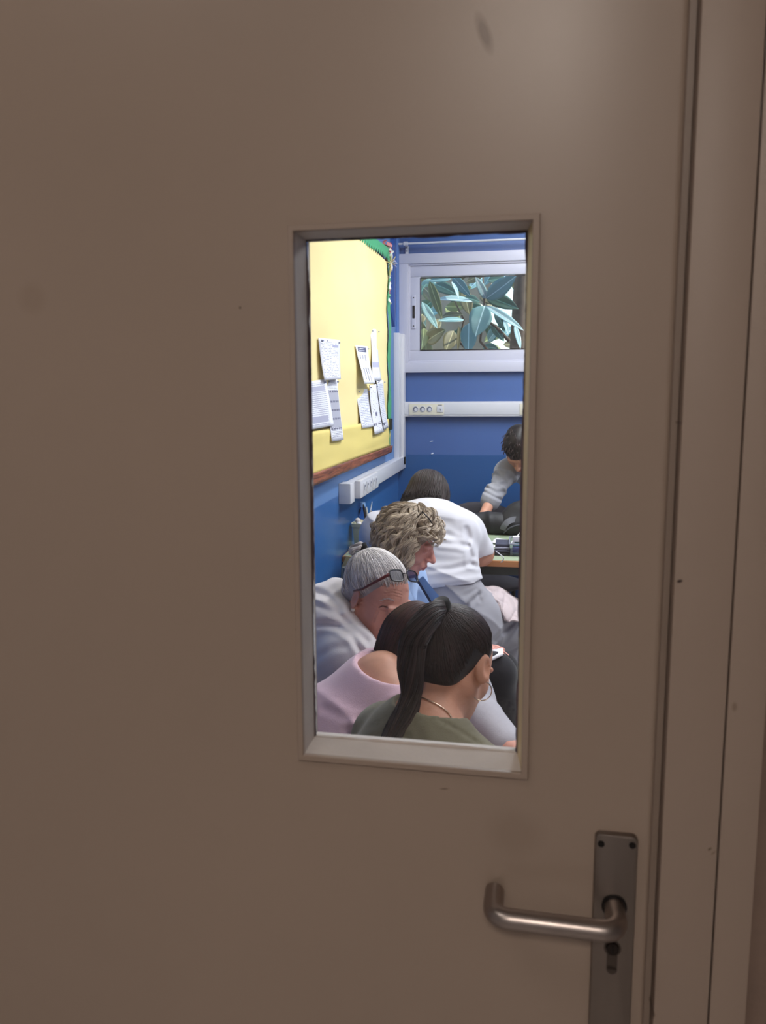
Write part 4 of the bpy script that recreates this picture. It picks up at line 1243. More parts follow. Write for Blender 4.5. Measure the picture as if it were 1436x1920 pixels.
# wisps at the nape and temple
P_ = []
for i in range(26):
    a0 = hC.p((rg.choice([-1, 1]) * rg.uniform(.05, .078), rg.uniform(-.07, .0), rg.uniform(-.07, -.01))); d = nrm(rg.normal(size=3) + [-.8, -.4, -.2]); t = np.linspace(0, 1, 10)[:, None]
    P_.append(a0 + d * t * rg.uniform(.02, .045) + np.array([0, 0, -.02]) * t * t)
strands_obj('loose_wisps', np.array(P_), np.full(len(P_), .0008), rg.random(len(P_)), m_grey_hair, personC)
MB().tube(spline(on_surface(bodyC, [(710, 1139), (714, 1137), (718, 1136), (722, 1137), (726, 1139)], .0006), 10), [.0004, .0008, .0010, .0011, .0011, .0011, .0011, .0010, .0008, .0004], 5).build('eyelashes', fabric('lash_brown', (70, 40, 40)), personC, smooth=True)
bw = on_surface(bodyC, [(711, 1128), (717, 1124), (724, 1123), (731, 1124), (737, 1127)], .001)
rb_ = random.Random(3)
P_ = []
for i in range(60):
    q = spline(bw, 30)[rb_.randrange(28)] + np.array([rb_.gauss(0, .001), 0, rb_.gauss(0, .0016)]); P_.append([q, q + np.array([.003, 0, .0004]), q + np.array([.006, .0004, -.0002])])
strands_obj('eyebrow', np.array(P_), np.full(60, .0004), rg.random(60), m_grey_hair, personC)
# pearl earring
pe = hC.p((.082, -.004, -.036)); 
mb = MB(); mb.lathe([(.0005, -.006), (.004, -.0048), (.006, 0), (.004, .0048), (.0005, .006)], pe, 14); mb.build('pearl_earring', pmat('pearl', (235, 228, 222), rough=.2), personC, smooth=True)
def roty(a): c, s_ = math.cos(a), math.sin(a); return np.array([[c, 0, s_], [0, 1, 0], [-s_, 0, c]])
def spectacles(h, e, centre, tilt, m_rim, m_temple, sc=1.0, lens_w=.024, lens_h=.017, temple_to=None, name='glasses', glass=None, roll=0.0):
    """centre: bridge in head space; tilt: rotation about the head's left-right axis"""
    R = rotx(tilt) @ roty(roll); cc = np.asarray(centre, float)
    def q(l): return h.p(cc + R @ (np.asarray(l, float) * sc))
    g = MB()
    for s_ in (-1, 1):
        ring = []
        for k in range(29):
            a = 2 * math.pi * k / 28
            x = math.copysign(abs(math.cos(a)) ** .55, math.cos(a)) * lens_w; z = math.copysign(abs(math.sin(a)) ** .55, math.sin(a)) * lens_h
            ring.append(q((s_ * (lens_w + .009) + x, 0 - abs(s_ * (lens_w + .009) + x) * .12, z)))
        g.tube(ring, .0021 * sc, 6, cap=False)
    g.tube([q((-.009, 0, .004)), q((0, .003, .006)), q((.009, 0, .004))], .0016 * sc, 6)
    gl = g.build(name, m_rim, e, smooth=True)
    for s_ in (-1, 1):
        lens = []
        for k in range(20):
            a = 2 * math.pi * k / 20
            x = math.copysign(abs(math.cos(a)) ** .55, math.cos(a)) * lens_w * .98; z = math.copysign(abs(math.sin(a)) ** .55, math.sin(a)) * lens_h * .98
            lens.append((s_ * (lens_w + .009) + x, -abs(s_ * (lens_w + .009) + x) * .12, z))
        vs = [q(l) for l in lens] + [q((l[0], l[1] - .0012, l[2])) for l in lens]
        fs = [tuple(range(20)), tuple(range(39, 19, -1))] + [(i, i + 20, (i + 1) % 20 + 20, (i + 1) % 20) for i in range(20)]
        MB().add(vs, fs).build('lens', glass or m_glass, gl)
        if temple_to is not None:
            a = np.asarray((s_ * (lens_w * 2 + .009), -.007, .004)) * sc
            pa = cc + R @ a; pb = np.array([s_ * temple_to[0], temple_to[1], temple_to[2]]); pc = pb + [0, -.022, -.022]
            pm = (pa + pb) / 2 + [s_ * .004, 0, 0]
            MB().tube([h.p(pa), h.p(pm), h.p(pb), h.p(pc)], [.0046, .0038, .0030, .0018], 8).build('temple', m_temple, gl, smooth=True)
    return gl
m_rim_red = pmat('dark_red_acetate', (86, 18, 30), rough=.3)
m_rim_blk = pmat('black_acetate', (20, 16, 20), rough=.3)
spectacles(hC, personC, (.004, .056, .110), 1.0, m_rim_blk, m_rim_red, 0.95, temple_to=(.082, -.005, .034), glass=glass_mat('spectacle_lens', (.95, .95, .96), .6), roll=-.22)

# ------------------------------------------------------------------ woman with blond curls
fD = nrm([.99, -.05, 0]); rD = nrm(np.cross(fD, [0, 0, 1.]))
C7D = at(722, 1072, 2.78)
hD = Head(at(762, 1012, 2.76), nrm([.90, -.06, -.40]), roll=.0, sc=1.0)
pelD = np.array([C7D[0] - .06, 2.78, .50])
PD = dict(fwd=fD, right=rD, spine=[pelD, pelD - fD * .02 + [0, 0, .15], C7D - fD * .02 + [0, 0, -.14], C7D + [0, 0, -.01]], w=[.18, .16, .17, .08], d=[.13, .12, .12, .06],
          shL=C7D - rD * .17 + [0, 0, -.06] + fD * .04, shR=C7D + rD * .17 + [0, 0, -.07] + fD * .05, face=dict(nose=1.25, jaw=1.05))
PD['hv'] = .0028
PD.update(elL=PD['shL'] + fD * .14 + [0, 0, -.23], elR=PD['shR'] + fD * .14 + [0, 0, -.23], hipL=pelD - rD * .09, hipR=pelD + rD * .09)
knD = at(928, 1266, 2.66)
PD.update(wrL=PD['elL'] + fD * .12 + rD * .06, wrR=PD['elR'] + fD * .12 - rD * .05, knL=PD['hipL'] + fD * .46, knR=knD)
PD['anL'] = PD['knL'] + fD * .02; PD['anL'][2] = .10
PD['anR'] = np.array([knD[0] + .035, knD[1] + .02, .10])
m_blue_s = fabric('pale_blue_denim', (150, 176, 218)); m_black_c = fabric('black_cotton', (26, 24, 30))
personD, bodyD = person((pelD[0], pelD[1], 0), 'woman with curly ash-blond hair and pale blue shirt, looking down in profile', PD, hD, SK3,
    dict(name='shirt', mat=m_blue_s, sleeve=1.8, infl=.016, cut=[scoop(C7D + fD * .07 + [0, 0, .05], (.07, .07, .06))], amp=.007, freq=18, axis=(.2, .2, 1), lo=0),
    dict(mat=m_black_c), fabric('black_leather_shoe', (22, 20, 22)), seed=41)
# open shirt front edge and the dark strip beside it
def ribbon(name, pts, w, th, m, e, up=(0, 0, 1)):
    pts = spline(pts, 16); T = np.gradient(pts, axis=0); T /= np.linalg.norm(T, axis=1)[:, None]
    Sd = np.cross(T, up); Sd /= np.linalg.norm(Sd, axis=1)[:, None]; Nn = np.cross(Sd, T)
    vs = []
    for i in range(16):
        for a, b in ((-1, -1), (1, -1), (1, 1), (-1, 1)): vs.append(pts[i] + Sd[i] * w / 2 * a + Nn[i] * th / 2 * b)
    fs = [(3, 2, 1, 0), (60, 61, 62, 63)] + [(i * 4 + k, i * 4 + (k + 1) % 4, i * 4 + 4 + (k + 1) % 4, i * 4 + 4 + k) for i in range(15) for k in range(4)]
    return MB().add(vs, fs).build(name, m, e, smooth=False)
shD = [c for c in personD.children if c.name.startswith('shirt')][0]
ribbon('shirt_edge', [at(787, 1086, 2.66), at(801, 1104, 2.64), at(822, 1130, 2.62), at(842, 1160, 2.62)], .030, .012, fabric('mid_blue_denim', (96, 130, 190)), personD, up=(0, -1, .4))
ribbon('collar_edge', [at(779, 1082, 2.645), at(791, 1102, 2.625), at(808, 1130, 2.605), at(824, 1158, 2.605)], .008, .014, fabric('navy_trim', (26, 36, 66)), personD, up=(0, -1, .4))
cap_hair('hair', hD, personD, m_blond_hair, [('e', (0, -.016, .021), (.088, .100, .089)), ('e', (0, -.050, -.038), (.080, .048, .062), .03),
    ('se', (0, .100, -.066), (.13, .076, .115), .012)], .006, hangfn(8, .012))
rg = np.random.default_rng(23); P_ = []; R_ = []; S_ = []
dn = hD.R.T @ np.array([0, 0, -1.])
nC = 36; t = np.linspace(0, 1, nC)
for lk in range(150):
    az = (lk * 2.39996) % (2 * math.pi); fa = abs((az - math.pi / 2 + math.pi) % (2 * math.pi) - math.pi)
    front = fa < .95; q = math.sqrt(rg.uniform(.0, .8)) * (lk % 3 > 0) + .02
    u = nrm([math.cos(az) * q, math.sin(az) * q - .1, 1 - q * .55])
    if front: v = nrm([math.cos(az) + rg.choice([-1, 1]) * .35, math.sin(az), rg.uniform(.28, .55)])
    else: v = nrm([math.cos(az), math.sin(az) - .15, rg.uniform(-.75, -.35)])
    pth = slerp_path(u, v, nC); L = rg.uniform(.98, 1.14) * (1.07 if front else 1)
    pts = np.array([0, -.004, .008]) + pth * np.array([.100, .107, .107]) * L
    drop = rg.uniform(0, .012) if front else rg.uniform(.0, .07)
    pts = pts + dn * (np.maximum(t - .45, 0) * drop * 1.6)[:, None]
    T_ = np.gradient(pts, axis=0); T_ /= np.linalg.norm(T_, axis=1)[:, None]; U_ = np.cross(T_, [.2, .3, 1.]); U_ /= np.linalg.norm(U_, axis=1)[:, None] + 1e-6; W_ = np.cross(T_, U_)
    ph0 = rg.uniform(0, 6.28); am = rg.uniform(.007, .0150) * np.minimum(1, t * 2.5); fr_ = rg.uniform(12, 24); tone = rg.random()
    for k in range(30):
        ph = ph0 + rg.normal() * .28; a0 = rg.uniform(0, 6.28); rr = .0062 * math.sqrt(rg.random()) * (1 + .5 * np.sin(t * 5 + ph0))
        p = pts + U_ * (np.cos(t * fr_ + ph) * am + math.cos(a0) * rr)[:, None] + W_ * (np.sin(t * fr_ + ph) * am * .7 + math.sin(a0) * rr)[:, None]
        P_.append(hD.o + (hD.R @ p.T).T); R_.append(.00085 * rg.uniform(.6, 1.4)); S_.append(.45 * rg.random() + .55 * tone)
strands_obj('curls', np.array(P_), np.array(R_), np.array(S_), m_blond_hair, personD)
MB().tube([at(768, 990, 2.74), at(780, 973, 2.69), at(792, 959.5, 2.68), at(804, 972, 2.68), at(815, 990, 2.72)], [.0022, .0026, .0030, .0026, .0022], 8).build('glasses', m_rim_blk, personD, smooth=True)

# ------------------------------------------------------------------ woman in the white T-shirt
fE = nrm([.40, .92, 0]); rE = nrm(np.cross(fE, [0, 0, 1.]))
pelE = at(835, 1168, 3.18)
C7E = at(800, 978, 3.44)
hE = Head(at(803, 941, 3.56), nrm([.12, .62, -.72]), sc=1.02)
mid1 = at(802, 1088, 3.19); mid2 = at(806, 1010, 3.28)
PE = dict(fwd=fE, right=nrm([.96, -.2, -.15]), b=1.22, ag=1.12, spine=[pelE, mid1, mid2, C7E], w=[.205, .175, .195, .12], d=[.15, .15, .14, .08],
          shL=at(716, 1002, 3.42), shR=at(866, 1004, 3.38))
PE.update(elL=at(698, 1055, 3.48), elR=at(901, 1048, 3.44), hipL=pelE - np.array([.10, -.02, 0]), hipR=pelE + [.08, 0, 0])
PE.update(wrL=at(740, 1020, 3.74), wrR=at(868, 1022, 3.76), knL=np.array([-.40, 3.60, .50]), knR=at(945, 1172, 3.42), hdL=np.array([.6, .6, 0]), hdR=np.array([-.6, .6, 0]))
for q in ('elL', 'elR', 'wrL', 'wrR'): PE[q][2] = max(PE[q][2], .785 + .035)
PE['anL'] = np.array([-.38, 3.62, .10]); PE['anR'] = np.array([.0, 3.60, .10]); PE['toeR'] = nrm([.5, .8, 0])
m_whitet = fabric('white_cotton', (206, 204, 212), sc=300); m_sweat = fabric('heather_grey_sweat', (148, 146, 154), var=.10, sc=260)
def butt(T):
    T.ell(pelE + [.02, 0, -.015], (.215, .17, .115), None, .06)
    T.cap(at(880, 1165, 3.17), at(940, 1176, 3.36), .105, .085, .05)
def bell(T):
    T.ell(mid1 + [.0, .02, .0], (.185, .155, .09), None, .05)
personE, bodyE = person((pelE[0], pelE[1], 0), 'woman in a white T-shirt and grey sweatpants, bent over the green desk', PE, hE, SK1,
    dict(name='t_shirt', mat=m_whitet, sleeve=.80, infl=.016, vox=.0042, creases=[([(827, 1018), (854, 1021), (877, 1027), (884, 1044), (883, 1056)], 2.2, .014), ([(875, 992), (879, 1008), (877, 1020)], 2.0, .009), ([(838, 1003), (860, 1014), (876, 1024)], 2.5, .008), ([(806, 1069), (844, 1067), (880, 1058), (893, 1061)], 3.5, .009), ([(812, 1103), (860, 1096), (899, 1091)], 2.0, .009), ([(822, 1031), (868, 1035)], 4, .006), ([(770, 990), (800, 975), (840, 978)], 6, .006), ([(720, 1000), (732, 980), (745, 968)], 3, .007)], extra=[bell], cut=[scoop(at(912, 1060, 3.42), (.062, .10, .052)), scoop(C7E + [0, .10, .05], (.10, .08, .06)), lambda T: T.plane(at(830, 1102, 3.05), nrm([.10, .0, -1]))], amp=.009, freq=15, axis=(.15, .1, 1), lo=0),
    dict(mat=m_sweat, extra=[butt], axis=(.6, .6, .6), vox=.005, creases=[([(877, 1136), (892, 1121), (899, 1112)], 1.8, .012), ([(870, 1117), (894, 1105)], 1.5, .006), ([(928, 1202), (944, 1184), (961, 1168)], 1.8, .016), ([(858, 1150), (875, 1138)], 3, .006), ([(900, 1126), (897, 1116)], 1.5, .007), ([(955, 1290), (970, 1296)], 2, .008), ([(958, 1302), (970, 1300)], 2, .008)]), fabric('black_trainer', (24, 24, 28)), seed=52)
capE = cap_hair('hair', hE, personE, m_black_hair, [('e', (0, -.025, .030), (.088, .107, .094)), ('e', (0, -.065, -.050), (.094, .055, .080), .03), ('se', (0, .098, -.058), (.07, .085, .11), .012)], .006, hangfn(6, .004))
P_ = []; R_ = []; S_ = []; rg = np.random.default_rng(31); dn = hE.R.T @ np.array([0, 0, -1.])
for i in range(1500):
    az = rg.uniform(0, 2 * math.pi)
    if abs((az - math.pi / 2 + math.pi) % (2 * math.pi) - math.pi) < .6: continue
    u = nrm([math.cos(az) * .2, math.sin(az) * .2 + .1, 1]); v = nrm([math.cos(az), math.sin(az), -.8 if math.sin(az) < .2 else -.3])
    pth = slerp_path(u, v, 16); t = np.linspace(0, 1, 16)
    pts = np.array([0, -.026, .022]) + pth * np.array([.089, .109, .098]) * rg.uniform(1, 1.05) + dn * (np.maximum(t - .5, 0) * .10 * rg.uniform(.3, 1.2))[:, None]
    P_.append(hE.o + (hE.R @ pts.T).T); R_.append(.0024 * rg.uniform(.6, 1.3)); S_.append(rg.random() * .7)
P_ = drape(np.array(P_), capE, hE.p((0, -.03, .01)), .001, .006, .004, rg)
strands_obj('hair_strands', P_, np.array(R_) * .7, np.array(S_), m_black_hair, personE)
# white stripes on the trainer
for k in range(3):
    a = PE['anR'] + PE['toeR'] * (.02 + .026 * k) + np.array([-.034, -.030 + .006 * k, -.045])
    MB().box(a + [-.004, -.004, -.03], a + [.004, .004, .02], .002).build('stripe', m_white, personE)

# ------------------------------------------------------------------ bending man beyond the desk
fF = nrm([-.45, -.89, 0]); rF = nrm(np.cross(fF, [0, 0, 1.]))
hF = Head(at(974, 842, 4.44), nrm([-.12, -.50, -.82]), sc=1.0)
shF = at(950, 885, 4.52)
C7F = np.array([hF.o[0] + .065, hF.o[1] + .17, hF.o[2] - .045])
pelF = np.array([C7F[0] + .14, 4.93, .93])
PF = dict(ag=.86, fwd=fF, right=rF, spine=[pelF, pelF * .62 + C7F * .38 + [0, 0, .03], pelF * .25 + C7F * .75 + [0, 0, .01], C7F], w=[.16, .15, .17, .09], d=[.11, .105, .115, .06],
          shR=shF, shL=C7F + (C7F - shF) * np.array([1, .3, 1]) + [.03, 0, -.02])
PF.update(elR=at(928, 922, 4.42), elL=PF['shL'] + [.05, -.15, -.22], hipL=pelF - rF * .09, hipR=pelF + rF * .09)
PF.update(wrR=at(898, 990, 4.20), wrL=PF['shL'] + [-.03, -.30, -.28], knL=np.array([pelF[0] + .06, 4.86, .50]), knR=np.array([pelF[0] - .10, 4.84, .50]))
PF['wrR'][2] = max(PF['wrR'][2], .825); PF['hdR'] = np.array([-.3, -.6, -.08]); PF['hdL'] = np.array([-.2, -.7, -.1]); PF['wrL'][2] = max(PF['wrL'][2], .825)
PF['anL'] = np.array([pelF[0] + .06, 4.92, .10]); PF['anR'] = np.array([pelF[0] - .10, 4.90, .10])
m_greysw = fabric('grey_marl_sweatshirt', (150, 150, 158), sc=260)
el = PF['elR']; wr_ = PF['wrR']
def cuff(T):
    d = nrm(wr_ - el); c = el + d * .045
    T.cap(c, c + d * .035, .042, .040, .008)
personF, bodyF = person((pelF[0], pelF[1], 0), 'dark-haired person in a grey sweatshirt with rolled sleeve, leaning over the desk from behind', PF, hF, SK1,
    dict(name='sweatshirt', mat=m_greysw, sleeve=1.20, infl=.013, vox=.0045, extra=[cuff], amp=.008, freq=20, creases=[([(927, 888), (949, 900)], 1.5, .010), ([(919, 905), (935, 910), (949, 906)], 1.5, .012), ([(914, 915), (931, 924), (943, 922)], 1.5, .012), ([(909, 922), (924, 930), (939, 937)], 1.2, .012), ([(956, 888), (964, 912)], 2, .012), ([(936, 880), (952, 893)], 1.5, .008)], axis=nrm(wr_ - shF), lo=0),
    dict(mat=fabric('charcoal_trousers', (44, 44, 52))), fabric('grey_shoe', (60, 60, 64)), seed=61)
cap_hair('hair', hF, personF, m_black_hair, [('e', (0, -.018, .038), (.082, .102, .094)), ('e', (0, -.050, -.015), (.074, .056, .055), .02),
    ('se', (0, .112, -.050), (.08, .070, .085), .012), ('se', (.09, .0, -.048), (.03, .03, .04), .008), ('se', (-.09, .0, -.048), (.03, .03, .04), .008)], .0055, hangfn(14, .010))
P_ = []; R_ = []; S_ = []; rg = np.random.default_rng(37)
for i in range(600):
    u = nrm(rg.normal(size=3));
    if u[2] < -.1 or (u[1] > .5 and u[2] < .25): continue
    d = nrm(rg.normal(size=3) * .3 + u * .1 + [0, .9, -.3]); t = np.linspace(0, 1, 10)[:, None]
    pts = np.array([0, -.018, .036]) + u * np.array([.080, .100, .092]) + d * t * .026 + u * .004 * np.sin(t * 3)
    P_.append(hF.o + (hF.R @ pts.T).T); R_.append(.0022); S_.append(rg.random())
strands_obj('hair_strands', np.array(P_), np.array(R_), np.array(S_), m_black_hair, personF)
# ================================================================== notice board
bz1 = float(at(724, 486, x=XL + .02)[2]); bz0 = float(at(727, 848, x=XL + .02)[2])
by1 = float(at(727, 700, x=XL + .02)[1]); by0 = 2.1
nb_ = empty('notice_board', (XL, (by0 + by1) / 2, bz0)); tag(nb_, 'yellow paper-covered notice board with green scalloped edging on the left wall', 'board')
m_cork = pmat('cork', (120, 84, 60), rough=.9, var=.3, vscale=60, bump=.3)
m_yel = pmat('yellow_paper', (246, 227, 164), rough=.75, var=.03, vscale=3)  # paler yellow: the stronger light higher on the board, put into the colour
m_yel2 = pmat('yellow_paper_dim', (234, 213, 128), rough=.75, var=.03, vscale=3)  # deeper yellow: the weaker light low on the board, painted in
m_green = pmat('green_card', (70, 160, 112), rough=.7, var=.05)
MB().box((XL + .001, by0, bz0), (XL + .010, by1, bz1)).build('backing', m_cork, nb_)
wv = wob(77, 7, 2, 9)
def crinkle(amp, seed):
    w = wob(seed, 7, 4, 16)
    return lambda u, v: np.array([amp * (w(u * 2.2, v * 1.6, 0) + .6 * abs(w(u * 3, v * 2, 3))), 0, 0])
def wall_sheet(name, y0, y1, z0, z1, x, m, parent, amp=.006, nu=40, nv=36, seed=1, zfn=None):
    vs, fs, uv = sheet([(x, y0, z1), (x, y1, z1), (x, y1, z0), (x, y0, z0)], nu, nv, .0008, crinkle(amp, seed))
    return link_mesh(name, vs, fs, m, parent, uv=uv)
zl = float(at(722, 838, x=XL + .022)[2])
wall_sheet('yellow_paper', by0 + .01, by1 - .03, zl + .09, bz1 - .02, XL + .026, m_yel, nb_, .0095, 60, 50, 5)
wall_sheet('yellow_paper', by0 + .01, by1 - .03, zl, zl + .16, XL + .038, m_yel2, nb_, .004, 50, 10, 6)
def woodstrip():
    m, nt, b = new_mat('printed_wood_edging')
    tc = N(nt, 'ShaderNodeTexCoord'); mp = N(nt, 'ShaderNodeMapping'); mp.inputs['Scale'].default_value = (1, 3, 26)
    nt.links.new(tc.outputs['Object'], mp.inputs[0]); no = N(nt, 'ShaderNodeTexNoise', i_Scale=2.4, i_Detail=6.0, i_Distortion=1.2); nt.links.new(mp.outputs[0], no.inputs['Vector'])
    r = N(nt, 'ShaderNodeValToRGB'); el = r.color_ramp.elements; el[0].position = .3; el[0].color = (*lin((70, 34, 22)), 1); el[1].position = .7; el[1].color = (*lin((176, 104, 70)), 1)
    nt.links.new(no.outputs[0], r.inputs[0]); nt.links.new(r.outputs[0], b.inputs['Base Color']); b.inputs['Roughness'].default_value = .5
    return m
m_ws = woodstrip()
vs, fs, uv = sheet([(XL + .046, by0, zl + .012), (XL + .046, by1, zl + .002), (XL + .04, by1, bz0), (XL + .04, by0, bz0)], 40, 4, .002, crinkle(.003, 9))
link_mesh('wooden_edging', vs, fs, m_ws, nb_)
# scalloped green edging: top and right
def scallop(name, a, b, w, n, tdir, amp, x, sag=0, seed=1):
    """strip from a to b (y, z), teeth hanging on side tdir (y, z)"""
    a = np.array(a); b = np.array(b); t = np.array(tdir, float); vs = []; fs = []
    M = n * 6; r = random.Random(seed)
    for i in range(M + 1):
        u = i / M; p = a + (b - a) * u + np.array([0, -sag * math.sin(u * math.pi)])
        e = w + amp * abs(math.sin(u * n * math.pi))
        for xx in (x, x + .0015):
            vs.append((xx + .003 * math.sin(u * 17 + seed), *p)); q = p + t * e; vs.append((xx + .004 * math.sin(u * 23), *q))
    for i in range(M):
        o = i * 4; p = o + 4
        fs += [(o, o + 1, p + 1, p), (o + 2, p + 2, p + 3, o + 3), (o, p, p + 2, o + 2), (o + 1, o + 3, p + 3, p + 1)]
    fs += [(0, 2, 3, 1), (M * 4, M * 4 + 1, M * 4 + 3, M * 4 + 2)]
    o = MB().add(vs, fs).build(name, m_green, nb_)
    bm = bmesh.new(); bm.from_mesh(o.data); bmesh.ops.recalc_face_normals(bm, faces=bm.faces[:]); bm.to_mesh(o.data); bm.free()
tl_ = at(684, 455, x=XL + .03); tr_ = at(723, 482, x=XL + .03)
sl_ = (tr_[2] - tl_[2]) / (tr_[1] - tl_[1])
scallop('scalloped_edging', (by0, tr_[2] + sl_ * (by0 - tr_[1]) + .06), (by1, tr_[2] + .065), .045, 46, (0, -1), .022, XL + .032, 0, 3)
scallop('scalloped_edging', (by1 - .0, bz0 + .03), (by1 - .0, bz1 + .03), .07, 16, (-1, 0), .012, XL + .036, 0, 4)

def print_mat(name, n, dens=.55, bars=(), paper=(236, 236, 246), ink=(172, 172, 190), cols=26, mx0=.09):
    """flat print: rows of short dashes with noise breaks, and solid bars (u0, u1, v0, v1, colour)"""
    m, nt, b = new_mat(name)
    uvn = N(nt, 'ShaderNodeUVMap'); sp = N(nt, 'ShaderNodeSeparateXYZ'); nt.links.new(uvn.outputs[0], sp.inputs[0])
    def M(op, a, c=None):
        k = N(nt, 'ShaderNodeMath', operation=op)
        for i, q in enumerate((a, c)):
            if q is None: continue
            if isinstance(q, (int, float)): k.inputs[i].default_value = q
            else: nt.links.new(q, k.inputs[i])
        return k.outputs[0]
    U, V = sp.outputs[0], sp.outputs[1]
    vn = M('MULTIPLY', V, n); row = M('FLOOR', vn); fr_ = M('FRACT', vn)
    line = M('GREATER_THAN', fr_, .58)
    cb = N(nt, 'ShaderNodeCombineXYZ'); nt.links.new(M('MULTIPLY', U, cols), cb.inputs[0]); nt.links.new(M('MULTIPLY', row, 7.31), cb.inputs[1])
    no = N(nt, 'ShaderNodeTexNoise', i_Scale=.35, i_Detail=1.0); nt.links.new(cb.outputs[0], no.inputs['Vector'])
    no2 = N(nt, 'ShaderNodeTexNoise', i_Scale=1.6, i_Detail=1.0); nt.links.new(cb.outputs[0], no2.inputs['Vector'])
    msk = M('MULTIPLY', M('MULTIPLY', line, M('GREATER_THAN', no.outputs[0], 1 - dens)), M('GREATER_THAN', no2.outputs[0], .36))
    msk = M('MULTIPLY', msk, M('MULTIPLY', M('GREATER_THAN', U, mx0), M('LESS_THAN', U, 1 - mx0)))
    msk = M('MULTIPLY', msk, M('MULTIPLY', M('GREATER_THAN', V, .05), M('LESS_THAN', V, .95)))
    mx = N(nt, 'ShaderNodeMix', data_type='RGBA'); mx.inputs['A'].default_value = (*lin(paper), 1); mx.inputs['B'].default_value = (*lin(ink), 1)
    nt.links.new(msk, mx.inputs['Factor']); src = mx.outputs['Result']
    for (u0, u1, v0, v1, c) in bars:
        k = M('MULTIPLY', M('MULTIPLY', M('GREATER_THAN', U, u0), M('LESS_THAN', U, u1)), M('MULTIPLY', M('GREATER_THAN', V, v0), M('LESS_THAN', V, v1)))
        mx = N(nt, 'ShaderNodeMix', data_type='RGBA'); mx.inputs['B'].default_value = (*lin(c), 1)
        nt.links.new(k, mx.inputs['Factor']); nt.links.new(src, mx.inputs['A']); src = mx.outputs['Result']
    nt.links.new(src, b.inputs['Base Color']); b.inputs['Roughness'].default_value = .7
    return m
G1 = (150, 150, 170); G2 = (104, 104, 124); G3 = (196, 196, 212); LV = (170, 170, 200)
cb_ = []
for v in (.80, .64, .50, .36, .20):
    for q in range(5): cb_.append((.06 + q * .18, .06 + q * .18 + .14, v - .018, v + .012, G2))
notices = [
    ('white timetable sheet pinned highest at the left of the board', [(601, 633), (640, 637.5), (635.6, 711), (604.7, 713)], .022,
     print_mat('print_a', 26, .5, [(.1, .24, .925, .965, (110, 120, 160)), (.62, .92, .80, .86, LV), (.38, .42, .93, .97, G2)]), 1),
    ('white sheet with pale grey blocks at the far left of the board', [(566, 718), (614, 710.6), (621.6, 798), (562, 809)], .022,
     print_mat('print_b', 24, .75, [(.05, .88, .77, .86, (186, 186, 206)), (.05, .86, .12, .24, (176, 176, 198))], ink=(176, 176, 196)), 2),
    ('long narrow sheet with rows of dark squares on the board', [(616, 710.6), (635.6, 710.6), (638.4, 824), (616, 828)], .016,
     print_mat('print_c', 40, .7, [(.04, .96, .22, .80, (176, 176, 190))] + cb_, ink=(150, 150, 165)), 3),
    ('white card with dark header and small fork-like figures', [(672, 647), (693, 649.7), (699.4, 719), (677, 720)], .030,
     print_mat('print_d', 30, .12, [(.14, .84, .84, .965, (86, 88, 120)), (.2, .62, .915, .935, (230, 230, 240)), (.2, .70, .87, .885, (230, 230, 240)), (.20, .28, .66, .77, G1), (.42, .5, .66, .77, G1), (.64, .72, .60, .77, G1),
      (.24, .31, .12, .40, G1), (.45, .52, .08, .42, G2), (.66, .73, .06, .42, G1), (.22, .33, .37, .42, G2), (.43, .54, .38, .43, G2), (.64, .75, .38, .43, G2)], paper=(244, 244, 250)), 4),
    ('tall white sheet pinned highest at the right of the board', [(698, 616), (711.8, 618), (711.6, 713.4), (697.5, 714)], .014,
     print_mat('print_e', 34, .35, [(.05, .95, .26, .36, (190, 190, 214))], ink=(170, 170, 195)), 5),
    ('white letter lower right on the board, left of its two neighbours', [(672, 730), (694, 729), (697.5, 799.7), (675.4, 803.4)], .016,
     print_mat('print_f', 24, .6, [(.08, .5, .92, .94, (110, 120, 170))], ink=(160, 164, 192)), 6),
    ('white letter with a small crest, middle of three lower right sheets', [(694.7, 722), (708.7, 720), (718, 809), (699.4, 815)], .022,
     print_mat('print_g', 26, .4, [(.38, .58, .36, .44, (110, 110, 140)), (.06, .22, .17, .22, G2), (.26, .34, .17, .22, G2), (.5, .86, .18, .20, G2)], ink=(174, 166, 186)), 7),
    ('white letter nearest the corner with a dark logo at its foot', [(708.7, 713.4), (722.8, 712.5), (727.5, 801.5), (718, 806)], .028,
     print_mat('print_h', 28, .55, [(.1, .42, .08, .14, (60, 60, 90)), (.52, .8, .10, .13, G1)], ink=(172, 178, 204)), 8)]
m_pin = pmat('pin', (120, 126, 156), rough=.3)
for lab, cs, dx, m, sd in notices:
    P = [at(px, py, x=XL + .02 + dx) for px, py in cs]
    c = sum(P) / 4
    e = empty('notice', tuple(c)); tag(e, lab, 'notice', 'notices pinned on the yellow board')
    w = wob(sd, 3, 2, 5)
    vs, fs, uv = sheet(P, 8, 12, .0006, lambda u, v: np.array([.010 * w(u, v, 0) - .012 * (1 - v) + .010 * v * v, 0, 0]))
    link_mesh('page', vs, fs, m, e, uv=uv)
    for q in ((.08, .03), (.9, .03)):
        p = P[0] * (1 - q[0]) + P[1] * q[0] + np.array([0, 0, -.012]); p[0] += -.012 + .012
        MB().tube([p + [-.004, 0, 0], p + [.003, 0, 0]], [.003, .0025], 8).build('pin', m_pin, e)

